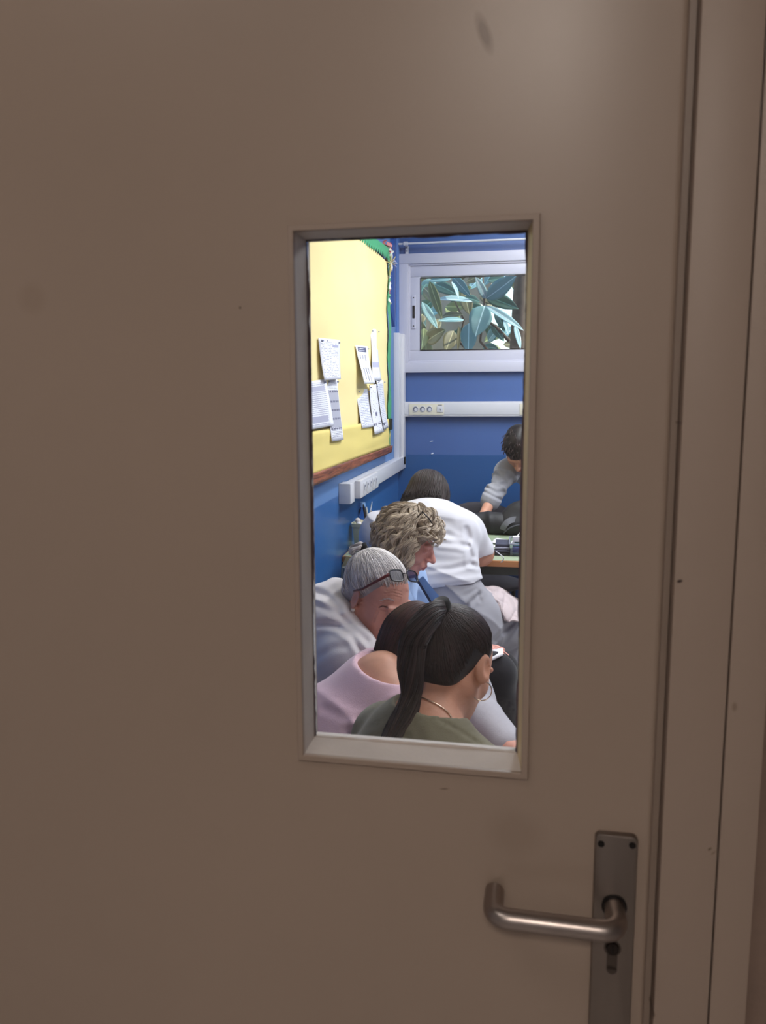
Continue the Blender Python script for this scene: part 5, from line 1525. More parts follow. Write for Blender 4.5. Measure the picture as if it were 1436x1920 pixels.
# narrow garland of ribbons and paper flowers hanging in the corner
gl_p = at(735, 470, y=4.62)
gr = empty('garland', tuple(at(733, 462, y=4.62))); tag(gr, 'hanging garland of twisted paper ribbons and a small flower beside the board', 'garland')
cols = {'pink': (206, 130, 130), 'white': (232, 230, 226), 'straw': (206, 184, 120), 'peach': (214, 150, 120), 'green': (120, 170, 130), 'rose': (178, 96, 108)}
mc = {k: pmat('paper_' + k, v, rough=.7) for k, v in cols.items()}
def gtape(name, pxs, w, mk, Y=4.62):
    pts = [at(px, py, y=Y + .02 * math.sin(i * 1.7)) for i, (px, py) in enumerate(pxs)]
    pts = spline(pts, 16); vs = []; T = np.gradient(pts, axis=0); T /= np.linalg.norm(T, axis=1)[:, None]
    for i in range(16):
        tw_ = i * .35; s_ = np.array([math.cos(tw_), math.sin(tw_) * .6, .1]); s_ = nrm(s_ - T[i] * (s_ @ T[i])); n_ = np.cross(T[i], s_)
        ww = w * 1.7 * (.6 + .4 * math.sin(i * .9) ** 2)
        for a, b in ((-1, -1), (1, -1), (1, 1), (-1, 1)): vs.append(pts[i] + s_ * ww / 2 * a + n_ * .0008 * b)
    fs = [(3, 2, 1, 0), (60, 61, 62, 63)] + [(i * 4 + k, i * 4 + (k + 1) % 4, i * 4 + 4 + (k + 1) % 4, i * 4 + 4 + k) for i in range(15) for k in range(4)]
    MB().add(vs, fs).build(name, mc[mk], gr)
gtape('ribbon', [(727, 462), (725, 480), (723, 495), (724, 505)], .020, 'peach')
gtape('ribbon', [(723, 495), (722, 505), (726, 515), (729, 522)], .022, 'white')
gtape('ribbon', [(728, 468), (731, 478), (733, 490), (732, 505), (730, 520)], .008, 'straw')
gtape('ribbon', [(729, 515), (726, 522), (728, 535), (729, 545)], .022, 'white')
gtape('ribbon', [(728, 528), (729, 540), (727, 552)], .016, 'rose')
gtape('ribbon', [(726, 548), (724, 556), (728, 560), (733, 570)], .012, 'white')
gtape('ribbon', [(722, 552), (726, 557), (729, 553)], .018, 'green')
gtape('ribbon', [(729, 462), (732, 470), (729, 478)], .026, 'white')
gtape('ribbon', [(718, 452), (724, 462), (730, 458)], .030, 'pink')
gtape('ribbon', [(730, 455), (731, 465), (729, 474)], .016, 'rose')
fc = at(734, 492, y=4.60)
for k in range(11):
    a = k * .57 + .3; d = np.array([math.cos(a), -.3 * (k % 3), math.sin(a)]); ln = .026 + .014 * (k % 3)
    MB().tube([fc, fc + d * ln * .6, fc + d * ln], [.003, .0055, .001], 6, flat=.35).build('petal', mc['straw'] if k % 2 else mc['white'], gr, smooth=True)
for k in range(8):
    fl = at(738 + (k % 4) * 1.3, 488 + k * 1.9, y=4.60)
    MB().tube([fl, fl + [.004, 0, .006]], [.003, .002], 6).build('blossom', pmat('lilac', (170, 170, 220)), gr, smooth=True) if k < 8 else None
ck = at(733.5, 796, x=XL + .05)
o = MB().box(ck + [-.028, -.02, -.03], ck + [.004, .03, .035], .003).build('plastic_clip', pmat('dark_green_plastic', (24, 36, 36), rough=.4)); tag(o, 'small dark clip on the upright trunking beside the notice board', 'clip')

# ================================================================== desk and what stands on it
DY0, DY1, DX0, DX1, DZ = 3.46, 4.25, XL + .003, .62, .785
dk = empty('desk', ((DX0 + DX1) / 2, (DY0 + DY1) / 2, 0)); tag(dk, 'long school desk with pale green top and wooden edge under the elbow', 'desk')
m_lam = pmat('green_laminate', (152, 166, 140), rough=.45, var=.05, vscale=8)
m_edge = pmat('beech_edge', (178, 122, 78), rough=.5, var=.12, vscale=14, stretch=(.2, 1, 1))
m_leg = pmat('dark_green_steel', (44, 54, 50), rough=.5, metal=.2)
MB().box((DX0 + .006, DY0 + .006, DZ - .004), (DX1 - .006, DY1 - .006, DZ + .0015), .001).build('laminate_top', m_lam, dk, auto=.6)
MB().box((DX0, DY0, DZ - .028), (DX1, DY1, DZ), .004).build('desktop', m_edge, dk, auto=.6)
MB().box((DX0 + .05, DY0 + .05, DZ - .075), (DX1 - .05, DY0 + .07, DZ - .028), .002).build('apron', m_leg, dk, auto=.6)
MB().box((DX0 + .05, DY1 - .07, DZ - .075), (DX1 - .05, DY1 - .05, DZ - .028), .002).build('apron', m_leg, dk, auto=.6)
for x in (DX0 + .06, DX1 - .06):
    for y in (DY0 + .06, DY1 - .06):
        MB().tube([(x, y, .0), (x, y, DZ - .028)], .017, 12).build('leg', m_leg, dk, auto=.6)

# tub with waste and pens, bottle behind
tc_ = at(680, 1030, y=3.66); tb = empty('desk_tub', (tc_[0], 3.66, DZ)); tag(tb, 'grey-green plastic tub full of crumpled paper at the left end of the desk', 'tub')
m_tub = pmat('grey_green_plastic', (182, 184, 162), rough=.5)
mb = MB(); c = (tc_[0], 3.66, DZ + .002)
mb.lathe([(.036, 0), (.037, .002), (.046, .105), (.050, .106), (.051, .122), (.047, .122), (.045, .108), (.034, .006)], c, 24, .55)
mb.build('tub', m_tub, tb, auto=.7)
rr = random.Random(4)
for k in range(9):
    S = Shape(); p = np.array([c[0] + rr.uniform(-.026, .026), c[1] + rr.uniform(-.026, .026), c[2] + .108 + rr.uniform(0, .022)])
    S.ell(p, (rr.uniform(.012, .02), rr.uniform(.012, .02), rr.uniform(.01, .018)))
    V, Q = S.mesh(.004, fn=hangfn(k, .006)); link_mesh('crumpled_paper', V, Q, pmat('crumpled_%d' % k, rr.choice([(214, 206, 204), (226, 224, 230), (206, 196, 170)]), rough=.8), tb)
for k, (dx, dy, ln, cc, r) in enumerate([(.03, .0, .15, (30, 28, 34), .0065), (.024, .012, .135, (196, 196, 190), .005), (.036, -.008, .12, (170, 150, 90), .005), (.016, .0, .165, (226, 232, 240), .0028)]):
    a = np.array([c[0] + dx, c[1] + dy, c[2] + .06]); b = a + nrm([-.18 + .12 * k, .05, 1]) * ln
    o = MB().tube([a, b - nrm(b - a) * .02, b], [r, r, r * .45], 8).build('pen', pmat('pen_%d' % k, cc, rough=.35), auto=.8)
    tag(o, ['black marker standing in the tub beside the bottle', 'grey pen leaning in the tub beside the bottle', 'ochre pencil leaning rightmost in the tub', 'thin white straw-like stick standing in the tub'][k], 'pen')
bc = at(680, 1000, y=3.86); bc = np.array([bc[0], 3.86, DZ + .002])
bt = empty('water_bottle', tuple(bc)); tag(bt, 'clear blue plastic water bottle behind the tub on the desk', 'bottle')
m_pet = glass_mat('blue_pet', (.72, .84, 1.0), 1.2)
bhz = float(at(680, 942, y=3.86)[2]) - bc[2]
k_ = bhz / .24
prof = [(.030, 0), (.033, .004), (.033, .05), (.031, .055), (.033, .06), (.033, .10), (.0305, .104), (.033, .108), (.0325, .13), (.026, .165), (.016, .195), (.0125, .205), (.0125, .218)]
MB().lathe([(r, z * k_) for r, z in prof], bc, 26).build('bottle_body', m_pet, bt, smooth=True)
MB().lathe([(.0315, .003), (.0315, .125 * k_ * .62), (.0313, .125 * k_ * .62 + .001)], bc, 26).build('water', glass_mat('water', (.28, .45, .8), .6), bt, auto=.6)
MB().lathe([(.0145, .212 * k_), (.015, .214 * k_), (.015, .238 * k_), (.0135, .241 * k_)], bc, 22).build('bottle_cap', pmat('pale_blue_cap', (150, 190, 240), rough=.4), bt, auto=.6)
gc = at(706, 985, y=3.93); gc[2] = DZ + .002
MB_ = MB().lathe([(.026, 0), (.030, .002), (.032, .13), (.0305, .13), (.028, .006)], gc, 24)
o = MB_.build('drinking_glass', m_glass, smooth=False, auto=.6); tag(o, 'clear drinking glass right of the bottle near the wall', 'glass')

# papers, folders, plastic box on the right of the desk
def flat(name, pxs, dz, col, lab, cat, grp=None, m=None, th=.0012, curl=.0):
    P = [at(px, py, z=DZ + dz) for px, py in pxs]
    vs, fs, uv = sheet(P, 6, 6, th, (lambda u, v: np.array([0, 0, curl * (1 - abs(2 * u - 1)) + curl * v])) if curl else None)
    o = link_mesh(name, vs, fs, m or pmat(name + '_' + lab[:6].replace(' ', '_'), col, rough=.75), uv=uv); tag(o, lab, cat, grp); return o
flat('paper_sheet', [(921, 1018), (931, 1009), (950, 1014), (944, 1022)], .006, (228, 226, 232), 'white sheet of paper under the yellow slip on the desk', 'paper', curl=.006)
flat('paper_slip', [(934, 1020), (942, 1013), (953, 1013), (948, 1022)], .020, (226, 216, 140), 'small yellow paper slip on the green desk', 'paper', curl=.004)
flat('paper_sheet', [(922, 1026), (925, 1022), (953, 1022), (953, 1026)], .003, (216, 214, 216), 'pale sheet lying in front of the yellow slip', 'paper')
m_fold = [pmat('folder_a', (60, 62, 80), rough=.5), pmat('folder_b', (150, 152, 172), rough=.5), pmat('folder_c', (24, 24, 28), rough=.5)]
for k in range(4):
    y0 = 3.56 + k * .012
    a = at(926 + k * .6, 1050, y=y0); b = at(955, 1050, y=y0)
    z0 = DZ + .002 + k * .012
    o = MB().box((a[0], y0, z0), (b[0], y0 + .16 - k * .01, z0 + .010), .002).build('folder', m_fold[(2, 0, 1, 0)[k]], auto=.6)
    tag(o, ['black folder at the bottom of the small pile on the desk', 'dark blue-grey folder second from the bottom of the pile', 'pale grey folder third from the bottom of the pile', 'dark folder on top of the small pile on the desk'][k], 'folder', 'folders piled on the desk')
cp = [at(930, 1034, z=DZ + .055), at(938, 1040, z=DZ + .055), at(944, 1046, z=DZ + .05), at(942, 1052, z=DZ + .012), at(939, 1054, z=DZ + .006)]
o = MB().tube(spline(cp, 14), .0025, 6).build('cord', pmat('pale_cord', (196, 196, 204), rough=.5), smooth=True); tag(o, 'thin pale cord lying over the pile of folders', 'cord')
bx0 = at(956, 1050, y=3.58); bx1 = .16
bX0, bY0, bY1, bZ0, bZ1 = float(bx0[0]), 3.56, 3.74, DZ + .002, float(at(960, 1007, y=3.74)[2])
pb = empty('plastic_box', ((bX0 + bx1) / 2, (bY0 + bY1) / 2, bZ0)); tag(pb, 'clear plastic box of small supplies at the right end of the visible desk', 'box')
m_clear = glass_mat('clear_plastic', (.86, .88, .93), 1.6)
t2 = .003
for nm, a, b in (('side', (bX0, bY0, bZ0), (bX0 + t2, bY1, bZ1)), ('side', (bx1 - t2, bY0, bZ0), (bx1, bY1, bZ1)), ('side', (bX0, bY0, bZ0), (bx1, bY0 + t2, bZ1)), ('side', (bX0, bY1 - t2, bZ0), (bx1, bY1, bZ1)), ('base', (bX0, bY0, bZ0), (bx1, bY1, bZ0 + t2))):
    MB().box(a, b).build(nm, m_clear, pb)
mb = MB(); ringz = [(bX0 - .004, bY0 - .004), (bx1 + .004, bY0 - .004), (bx1 + .004, bY1 + .004), (bX0 - .004, bY1 + .004), (bX0 - .004, bY0 - .004)]
for (p, q) in zip(ringz, ringz[1:]): mb.tube([(p[0], p[1], bZ1), (q[0], q[1], bZ1)], .003, 6)
mb.build('rim', pmat('clear_rim', (140, 142, 160), rough=.3), pb, auto=.9)
for k, (x, y, z, sx, sy, sz, cc, lab, nm) in enumerate([(.030, .05, .055, .045, .03, .034, (232, 232, 244), 'white folded packet on top in the clear box', 'packet'), (.034, .06, .045, .04, .05, .024, (110, 176, 190), 'teal sponge under the white packet in the clear box', 'sponge'),
        (.03, .055, .012, .05, .06, .03, (96, 104, 150), 'dark blue pouch at the bottom of the clear box', 'pouch'), (.05, .10, .03, .05, .03, .05, (180, 186, 210), 'pale blue carton at the back of the clear box', 'carton')]):
    o = MB().box((bX0 + x - .02, bY0 + y - sy / 2, bZ0 + z - .006), (bX0 + x + sx - .0, bY0 + y + sy / 2, bZ0 + z + sz - .006), .004).build(nm, pmat('supply_%d' % k, cc, rough=.5), auto=.6); tag(o, lab, nm)
pa, pb2 = at(966, 1003, y=3.70), at(975, 995, y=3.74)
o = MB().tube([pa + [-.02, 0, -.04], pb2 + [.02, .02, .01]], .003, 8).build('pencil', pmat('white_pencil', (226, 222, 224), rough=.4), auto=.8); tag(o, 'thin white pencil sticking out above the clear box', 'pencil')

# dark padded chair and the bags behind the desk
m_pad = pmat('charcoal_upholstery', (52, 50, 58), rough=.85, var=.15, vscale=30, bump=.4, bscale=300)
m_blackfab = pmat('black_nylon', (26, 25, 30), rough=.6, var=.1)
cc0 = at(850, 948, y=4.52); cc1 = at(968, 960, y=4.52)
ch = empty('padded_chair', ((cc0[0] + cc1[0]) / 2, 4.6, 0)); tag(ch, 'wide dark padded chair back behind the desk, left of the bending person', 'chair')
S = Shape()
S.cap((cc0[0] + .03, 4.56, .84), (cc1[0] - .08, 4.56, .83), .03, .03, .02)
for k in range(8):
    u = k / 7; x = cc0[0] + .06 + (cc1[0] - cc0[0] - .14) * u
    S.ell((x, 4.56, .72), (.08, .035, .155 - .03 * u ** 4), None, .05)
V, Q = S.mesh(.012); link_mesh('backrest', V, Q, m_pad, ch)
S = Shape(); xm = (cc0[0] + cc1[0]) / 2
S.ell((xm, 4.42, .46), (.23, .17, .045), None, .02); V, Q = S.mesh(.012); link_mesh('seat', V, Q, m_pad, ch)
for sx in (-.17, .17):
    for sy in (4.34, 4.52): MB().tube([(xm + sx, sy, 0), (xm + sx, sy, .45)], .012, 10).build('leg', m_dark, ch, auto=.6)
    MB().tube([(xm + sx * .6, 4.56, .44), (xm + sx * .6, 4.575, .70)], .010, 10).build('back_post', m_dark, ch, auto=.6)
jk = Shape()
a0 = at(888, 985, y=4.22); a0[2] = DZ + .045
for k in range(7):
    u = k / 6; jk.ell((a0[0] + .02 + .16 * u, 4.175 + .02 * math.sin(k), DZ + .050 + .014 * math.sin(k * 2.1)), (.05, .05, .045), None, .04)
jk.plane((0, 0, DZ + .003), (0, 0, -1), .006)
V, Q = jk.mesh(.008, fn=cloth_fn(71, .010, 26, (1, .2, .2))); o = link_mesh('dark_jacket', V, Q, m_blackfab); tag(o, 'dark crumpled jacket lying at the back of the desk', 'jacket')
ez = at(917, 990, y=4.13)
o2 = MB().tube([ez + [-.006, 0, -.002], ez + [0, -.002, .002], ez + [.012, 0, .0]], [.001, .0022, .001], 6).build('zip_pull', pmat('pale_tab', (220, 220, 214)), o, smooth=True)
bpk = empty('backpack', (float(at(962, 985, y=4.16)[0]) + .04, 4.16, DZ)); tag(bpk, 'black backpack with grey shoulder strap standing on the right of the desk', 'backpack')
S = Shape(); bx = bpk.location[0]
S.ell((bx + .02, 4.17, DZ + .085), (.12, .065, .095), None, .03); S.ell((bx - .05, 4.15, DZ + .05), (.06, .06, .055), None, .04); S.ell((bx + .05, 4.12, DZ + .05), (.06, .04, .05), None, .03)
S.plane((0, 0, DZ + .003), (0, 0, -1), .006)
V, Q = S.mesh(.008, fn=cloth_fn(73, .006, 24, (.3, .2, 1))); link_mesh('bag', V, Q, m_blackfab, bpk)
sp3 = [at(942, 993, y=4.085), at(946, 985, y=4.075), at(954, 977, y=4.08), at(966, 974, y=4.10), at(980, 975, y=4.13)]
ribbon('strap', sp3, .030, .006, pmat('grey_webbing', (104, 104, 112), rough=.7), bpk, up=(0, -1, .2))
ribbon('zip', [at(944, 1000, y=4.08), at(955, 990, y=4.07), at(972, 984, y=4.08), at(990, 984, y=4.1)], .006, .004, pmat('zip_grey', (70, 70, 80), rough=.5), bpk, up=(0, -1, .2))

# ================================================================== beige cardigan over the knee
Pc = [at(896, 1108, y=3.30), at(944, 1103, y=3.50), at(974, 1140, y=3.40), at(940, 1170, y=3.22)]
G_ = [[(894, 1107, 3.40), (915, 1103, 3.45), (938, 1106, 3.50), (962, 1122, 3.52), (990, 1140, 3.52)],
      [(898, 1110, 3.28), (920, 1110, 3.29), (942, 1115, 3.31), (964, 1132, 3.34), (988, 1150, 3.36)],
      [(906, 1112, 3.22), (924, 1119, 3.19), (942, 1138, 3.17), (962, 1148, 3.20), (985, 1160, 3.24)],
      [(914, 1116, 3.19), (932, 1134, 3.15), (945, 1163, 3.12), (962, 1167, 3.12), (982, 1172, 3.18)]]
G_ = np.array([[at(p[0], p[1], y=p[2]) for p in r] for r in G_])
def gsheet(G, nu, nv, th, disp):
    R_1 = np.array([spline(G[j], nu + 1) for j in range(len(G))]); S_1 = np.array([spline(R_1[:, i], nv + 1) for i in range(nu + 1)]).transpose(1, 0, 2)
    du = np.gradient(S_1, axis=1); dv = np.gradient(S_1, axis=0); n = np.cross(du, dv); n /= np.linalg.norm(n, axis=2)[:, :, None] + 1e-9
    u, v = np.meshgrid(np.linspace(0, 1, nu + 1), np.linspace(0, 1, nv + 1))
    S_1 = S_1 + n * disp(u, v)[:, :, None]
    V = np.concatenate([S_1.reshape(-1, 3), (S_1 - n * th).reshape(-1, 3)]); W = nu + 1; K = W * (nv + 1); fs = []
    for j in range(nv):
        for i in range(nu):
            a = j * W + i; fs += [(a, a + 1, a + W + 1, a + W), (K + a, K + a + W, K + a + W + 1, K + a + 1)]
    rim = [i for i in range(nu)] + [j * W + nu for j in range(nv)] + [nv * W + i for i in range(nu, 0, -1)] + [j * W for j in range(nv, 0, -1)]
    for k in range(len(rim)): a, b = rim[k], rim[(k + 1) % len(rim)]; fs.append((b, a, K + a, K + b))
    return V, fs
wa, wb = wob(91, 5, 3, 9), wob(92, 5, 10, 24)
def wrk(u, v):
    s_ = 9 * u + 5 * v + 2.2 * wa(u, v, 0); r = 1 - np.abs(np.sin(s_)); s2 = 6 * u - 9 * v + 2 * wb(u, v, 0) ; r2 = 1 - np.abs(np.sin(s2))
    return .012 * r ** 2 * (.4 + .6 * v) + .008 * r2 ** 3 - .006
V, fs = gsheet(G_, 70, 56, .007, wrk)
o = link_mesh('cardigan', V, fs, fabric('beige_pink_knit', (194, 178, 180))); tag(o, 'beige cardigan bunched over the knee of the grey sweatpants', 'cardigan')
# papers on laps
def slab(name, pxs, Y, col, lab, th=.004):
    P = [at(px, py, y=yy) for (px, py), yy in zip(pxs, Y)]
    vs, fs, uv = sheet(P, 4, 4, th); o = link_mesh(name, vs, fs, pmat(name + lab[:5], col, rough=.7)); tag(o, lab, 'paper'); return o
slab('notepad', [(893, 1226), (943, 1219), (943, 1229), (896, 1252)], (2.72, 2.76, 2.62, 2.60), (236, 232, 240), 'white notepad on the black-trousered knee beyond the ponytail', .008)
slab('paper_sheet', [(846, 1338), (884, 1326), (884, 1334), (852, 1356)], (1.98, 2.02, 1.94, 1.90), (232, 230, 238), 'white paper edge under the chin of the ponytailed woman', .003)

# ================================================================== school chairs under the row of people
m_beech = pmat('beech_ply', (196, 168, 112), rough=.45, var=.15, vscale=16, stretch=(.3, 2, 2), bump=.05)
m_tube = pmat('grey_steel_tube', (120, 122, 118), rough=.4, metal=.7)
def school_chair(c, f, zseat=.40, back=True, ws=1.0):
    """c: seat centre on the floor, f: facing direction"""
    f = nrm([f[0], f[1], 0]); r = nrm(np.cross(f, [0, 0, 1.])); c = np.array([c[0], c[1], 0.])
    e = empty('school_chair', tuple(c))
    def L(a, b, z): return c + r * a * ws + f * b + np.array([0, 0, z])
    def slabc(name, w0, w1, b0, b1, z0, z1, th, curve):
        vs = []; fs = []; n = 8
        for s_ in (0, 1):
            for j in range(5):
                t = j / 4
                for i in range(n + 1):
                    u = i / n * 2 - 1; w = w0 + (w1 - w0) * t
                    vs.append(L(u * w * (1 - .12 * abs(2 * t - 1) ** 4), b0 + (b1 - b0) * t + curve * u * u, z0 + (z1 - z0) * t + (0 if z1 != z0 else .012 * u * u)) - (f if z1 != z0 else np.array([0, 0, 1.])) * th * s_)
        W = n + 1; K = W * 5
        for j in range(4):
            for i in range(n):
                a = j * W + i; fs += [(a, a + 1, a + W + 1, a + W), (K + a, K + a + W, K + a + W + 1, K + a + 1)]
        rim = [i for i in range(n)] + [j * W + n for j in range(4)] + [4 * W + i for i in range(n, 0, -1)] + [j * W for j in range(4, 0, -1)]
        for k in range(len(rim)): a, b = rim[k], rim[(k + 1) % len(rim)]; fs.append((b, a, K + a, K + b))
        return MB().add(vs, fs).build(name, m_beech, e, auto=.8)
    slabc('seat', .19, .18, .19, -.18, zseat, zseat, .012, 0)
    if back: slabc('backrest', .185, .17, -.205, -.235, zseat + .22, zseat + .40, .010, .02)
    for s_ in (-1, 1):
        MB().tube([L(s_ * .17, .19, 0), L(s_ * .165, .16, zseat - .013)], .011, 10).build('leg', m_tube, e, auto=.8)
        MB().tube([L(s_ * .17, -.24, 0), L(s_ * .165, -.17, zseat - .015)] + ([L(s_ * .16, -.205, zseat + .2), L(s_ * .15, -.25, zseat + .36)] if back else []), .011, 10).build('back_leg', m_tube, e, auto=.8)
        MB().tube([L(s_ * .165, .16, zseat - .022), L(s_ * .165, -.17, zseat - .022)], .009, 8).build('rail', m_tube, e, auto=.8)
    return e
for P, lab in ((PA, 'wooden school chair under the ponytailed woman'), (PB, 'wooden school chair under the woman in pink'), (PC, 'wooden school chair under the white-haired woman'), (PE, 'low backless wooden stool under the woman in the white T-shirt')):
    z = P['spine'][0][2] - .115 * (1.15 if P is PE else 1); tag(school_chair(P['spine'][0] + (np.array([.02, 0, 0]) if P is PE else 0), P['fwd'], z, P is not PE, .75 if P is PE else 1.0), lab, 'stool' if P is PE else 'chair', 'school chairs')
tag(school_chair(PD['spine'][0] + np.array([.06, .0, 0]), fD, .385), 'wooden school chair under the curly-haired woman', 'chair', 'school chairs')
ec = at(668, 1056, y=3.12)
tag(school_chair((XL + .225, 3.37), (0, 1), .45, True, .9), 'empty wooden school chair tucked under the left end of the desk by the wall', 'chair', 'school chairs')

# ================================================================== outside: rubber tree close to the window
struct('ground_outside', MB().box((-12, YF + .16, -.3), (14, 26, -.1)), pmat('dry_soil', (140, 128, 108), rough=.95))
def leaf_mesh(seed, L=1.0):
    """pointed oval leaf, length 1 along y, folded on the midrib and arched"""
    r = random.Random(seed); nv, nu = 9, 6; vs = []; fs = []
    fold = r.uniform(.10, .28); arch = r.uniform(-.10, .16)
    for s_ in (0, 1):
        for j in range(nv + 1):
            t = j / nv; w = .5 * (math.sin(math.pi * min(1, t ** .85)) ** .75) * (1 - .10 * t) if 0 < t < 1 else .004
            for i in range(nu + 1):
                u = i / nu * 2 - 1
                vs.append((u * w, t, fold * abs(u) * w + arch * math.sin(math.pi * t) + .012 * math.sin(t * 22 + abs(u) * 2) * abs(u) - s_ * .006))
    W = nu + 1; K = W * (nv + 1)
    for j in range(nv):
        for i in range(nu):
            a = j * W + i; fs += [(a, a + 1, a + W + 1, a + W), (K + a, K + a + W, K + a + W + 1, K + a + 1)]
    rim = [i for i in range(nu)] + [j * W + nu for j in range(nv)] + [nv * W + i for i in range(nu, 0, -1)] + [j * W for j in range(nv, 0, -1)]
    for k in range(len(rim)): a, b = rim[k], rim[(k + 1) % len(rim)]; fs.append((b, a, K + a, K + b))
    return vs, fs
def leaf_mat(name, c, rough=.32):
    m, nt, b = new_mat(name)
    tc = N(nt, 'ShaderNodeTexCoord'); sp = N(nt, 'ShaderNodeSeparateXYZ'); nt.links.new(tc.outputs['Object'], sp.inputs[0])
    ab = N(nt, 'ShaderNodeMath', operation='ABSOLUTE'); nt.links.new(sp.outputs[0], ab.inputs[0])
    mr = N(nt, 'ShaderNodeMapRange'); mr.inputs['From Min'].default_value = .012; mr.inputs['From Max'].default_value = .03; nt.links.new(ab.outputs[0], mr.inputs[0])
    mx = N(nt, 'ShaderNodeMix', data_type='RGBA'); mx.inputs['A'].default_value = (*lin([min(255, v * 1.5 + 30) for v in c]), 1); mx.inputs['B'].default_value = (*lin(c), 1)
    nt.links.new(mr.outputs[0], mx.inputs['Factor']); nt.links.new(mx.outputs['Result'], b.inputs['Base Color'])
    b.inputs['Roughness'].default_value = rough; b.inputs['Specular IOR Level'].default_value = .5
    return m
LM = [leaf_mat('leaf_blue_green', (128, 172, 172)), leaf_mat('leaf_dark', (82, 116, 100)), leaf_mat('leaf_olive', (146, 154, 98)), leaf_mat('leaf_pale', (170, 204, 206), .25), leaf_mat('leaf_brown_olive', (128, 122, 88), .5)]
leaf_me = {}
def get_leaf(v, mi):
    if (v, mi) not in leaf_me:
        vs, fs = leaf_mesh(v); me = bpy.data.meshes.new('leaf'); me.from_pydata(vs, [], fs); me.materials.append(LM[mi])
        me.polygons.foreach_set('use_smooth', np.ones(len(me.polygons), bool)); me.update(); leaf_me[(v, mi)] = me
    return leaf_me[(v, mi)]
tree = empty('rubber_tree', (.1, 6.1, -.1)); tag(tree, 'rubber tree with large glossy leaves close outside the high window', 'tree')
def put_leaf(a, b, w, mi, face, v):
    """leaf from stem point a to tip b, width w, its face turned to direction face"""
    a = np.asarray(a); b = np.asarray(b); y = b - a; L = np.linalg.norm(y); y = y / L
    z = nrm(face - y * (face @ y)); x = np.cross(y, z)
    o = bpy.data.objects.new('leaf', get_leaf(v, mi)); COL.objects.link(o); o.parent = tree
    M = Matrix(((x[0] * w, y[0] * L, z[0] * w, a[0] - .1), (x[1] * w, y[1] * L, z[1] * w, a[1] - 6.1), (x[2] * w, y[2] * L, z[2] * w, a[2] + .1), (0, 0, 0, 1)))
    o.matrix_local = M
    return o
rl = random.Random(12)
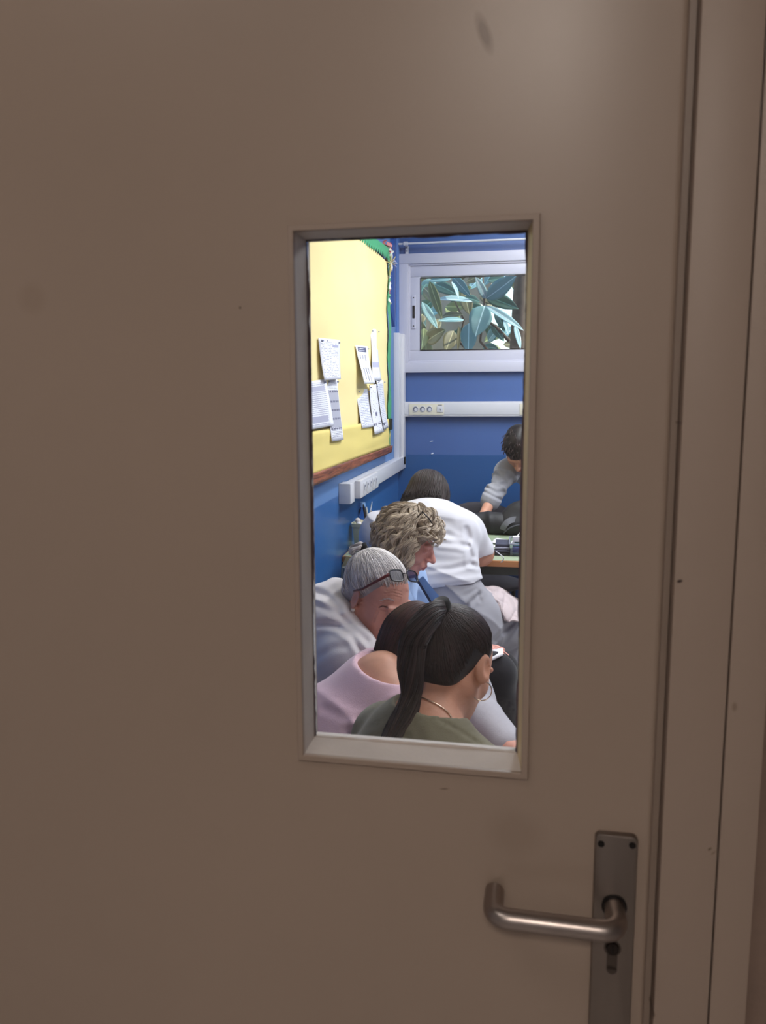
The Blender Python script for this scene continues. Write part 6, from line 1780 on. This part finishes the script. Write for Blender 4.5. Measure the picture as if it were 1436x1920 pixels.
KEY = [((909, 573), (891, 631), 44, 0, (0, -1, .15), 5.75, 5.7), ((805, 527), (829, 597), 19, 2, (-.2, -1, .2), 5.7, 5.65), ((886, 566), (815, 562), 20, 3, (0, -.7, .9), 5.8, 5.75), ((911, 560), (891, 519), 18, 3, (.4, -1, .1), 5.9, 5.75),
       ((911, 560), (968, 517), 34, 0, (-.2, -1, .1), 5.9, 5.8), ((911, 556), (972, 579), 28, 1, (-.1, -1, .3), 5.95, 5.9), ((911, 573), (982, 620), 17, 3, (.1, -.9, .6), 5.8, 5.7), ((870, 600), (820, 602), 15, 0, (0, -.8, .7), 6.0, 5.9),
       ((829, 594), (868, 590), 15, 4, (0, -1, .4), 6.1, 6.0), ((879, 606), (878, 662), 32, 0, (.1, -1, 0), 6.0, 5.95), ((791, 566), (820, 616), 18, 0, (.4, -1, .3), 5.9, 5.8), ((800, 590), (826, 585), 24, 0, (0, -1, .5), 6.1, 6.0),
       ((846, 523), (803, 527), 14, 0, (0, -1, .5), 5.8, 5.8), ((815, 533), (858, 553), 24, 1, (0, -1, .3), 6.1, 6.0), ((847, 528), (860, 560), 9, 3, (.7, -1, 0), 5.8, 5.7), ((848, 518), (882, 556), 20, 0, (-.3, -1, .2), 5.9, 5.85),
       ((921, 606), (945, 640), 16, 1, (0, -1, .2), 6.0, 5.9), ((930, 580), (946, 622), 18, 1, (0, -1, .2), 6.1, 6.0), ((945, 600), (953, 628), 10, 3, (.3, -1, .2), 6.0, 5.9), ((965, 610), (976, 655), 11, 3, (.3, -1, .1), 5.9, 5.8),
       ((800, 640), (835, 618), 30, 4, (0, -1, .1), 6.2, 6.1), ((850, 620), (835, 660), 28, 4, (.2, -1, .1), 6.2, 6.1), ((795, 615), (790, 655), 24, 2, (0, -1, .1), 6.2, 6.1), ((860, 610), (858, 660), 9, 4, (.6, -1, 0), 6.1, 6.1),
       ((915, 640), (940, 610), 22, 0, (0, -1, .4), 6.3, 6.2), ((905, 650), (935, 655), 18, 1, (0, -1, .4), 6.2, 6.1), ((960, 540), (985, 520), 20, 2, (0, -1, .2), 6.1, 6.0), ((870, 545), (880, 590), 26, 4, (0, -1, .1), 6.5, 6.4), ((835, 575), (875, 575), 20, 2, (0, -1, .2), 6.6, 6.5), ((795, 540), (825, 570), 26, 4, (0, -1, .1), 6.5, 6.4)]
for k, (a, b, w, mi, fc_, ya, yb) in enumerate(KEY):
    put_leaf(at(*a, y=ya), at(*b, y=yb), w * ya / 1500, mi, nrm(fc_), k % 6)
for k in range(150):
    px, py = rl.uniform(770, 1150), rl.uniform(430, 740)
    if px > 915 and rl.random() < .6: continue
    ya = rl.uniform(6.3, 7.6); ang = rl.uniform(0, 6.28); ln = rl.uniform(30, 55)
    put_leaf(at(px, py, y=ya), at(px + ln * math.cos(ang), py + ln * .8 * math.sin(ang), y=ya + rl.uniform(-.15, .15)), rl.uniform(16, 30) * ya / 1500, rl.choice([1, 1, 4, 2, 0, 4]), nrm([rl.uniform(-.5, .5), -1, rl.uniform(0, .8)]), k % 6)
m_bark = pmat('grey_bark', (110, 96, 84), rough=.9, var=.2, vscale=30)
MB().tube([(.1, 6.25, -.1), (.05, 6.2, .9), (-.02, 6.15, 1.7), (.0, 6.0, 2.3), (.1, 6.3, 3.1)], [.09, .08, .06, .05, .03], 12).build('trunk', m_bark, tree, smooth=True)
for pts in ([(-.02, 6.15, 1.6), tuple(at(900, 640, y=6.0)), tuple(at(908, 575, y=5.9)), tuple(at(905, 510, y=5.9))], [(-.02, 6.15, 1.5), tuple(at(860, 640, y=6.2)), tuple(at(870, 600, y=6.1)), tuple(at(850, 560, y=6.1))],
            [tuple(at(955, 640, y=5.95)), tuple(at(930, 613, y=5.95)), tuple(at(912, 600, y=5.95))], [(.0, 6.1, 1.9), (.5, 6.3, 2.2), (.9, 6.4, 2.6)]):
    MB().tube(pts, [.014, .010, .007, .005][:len(pts)], 8).build('branch', m_bark, tree, smooth=True)
gx = float(at(920, 600, y=9.0)[0])
struct('neighbour_wall', MB().box((-6, 9.0, -.1), (gx, 9.25, 5.2)), pmat('olive_render', (150, 142, 124), rough=.9, var=.25, vscale=2))
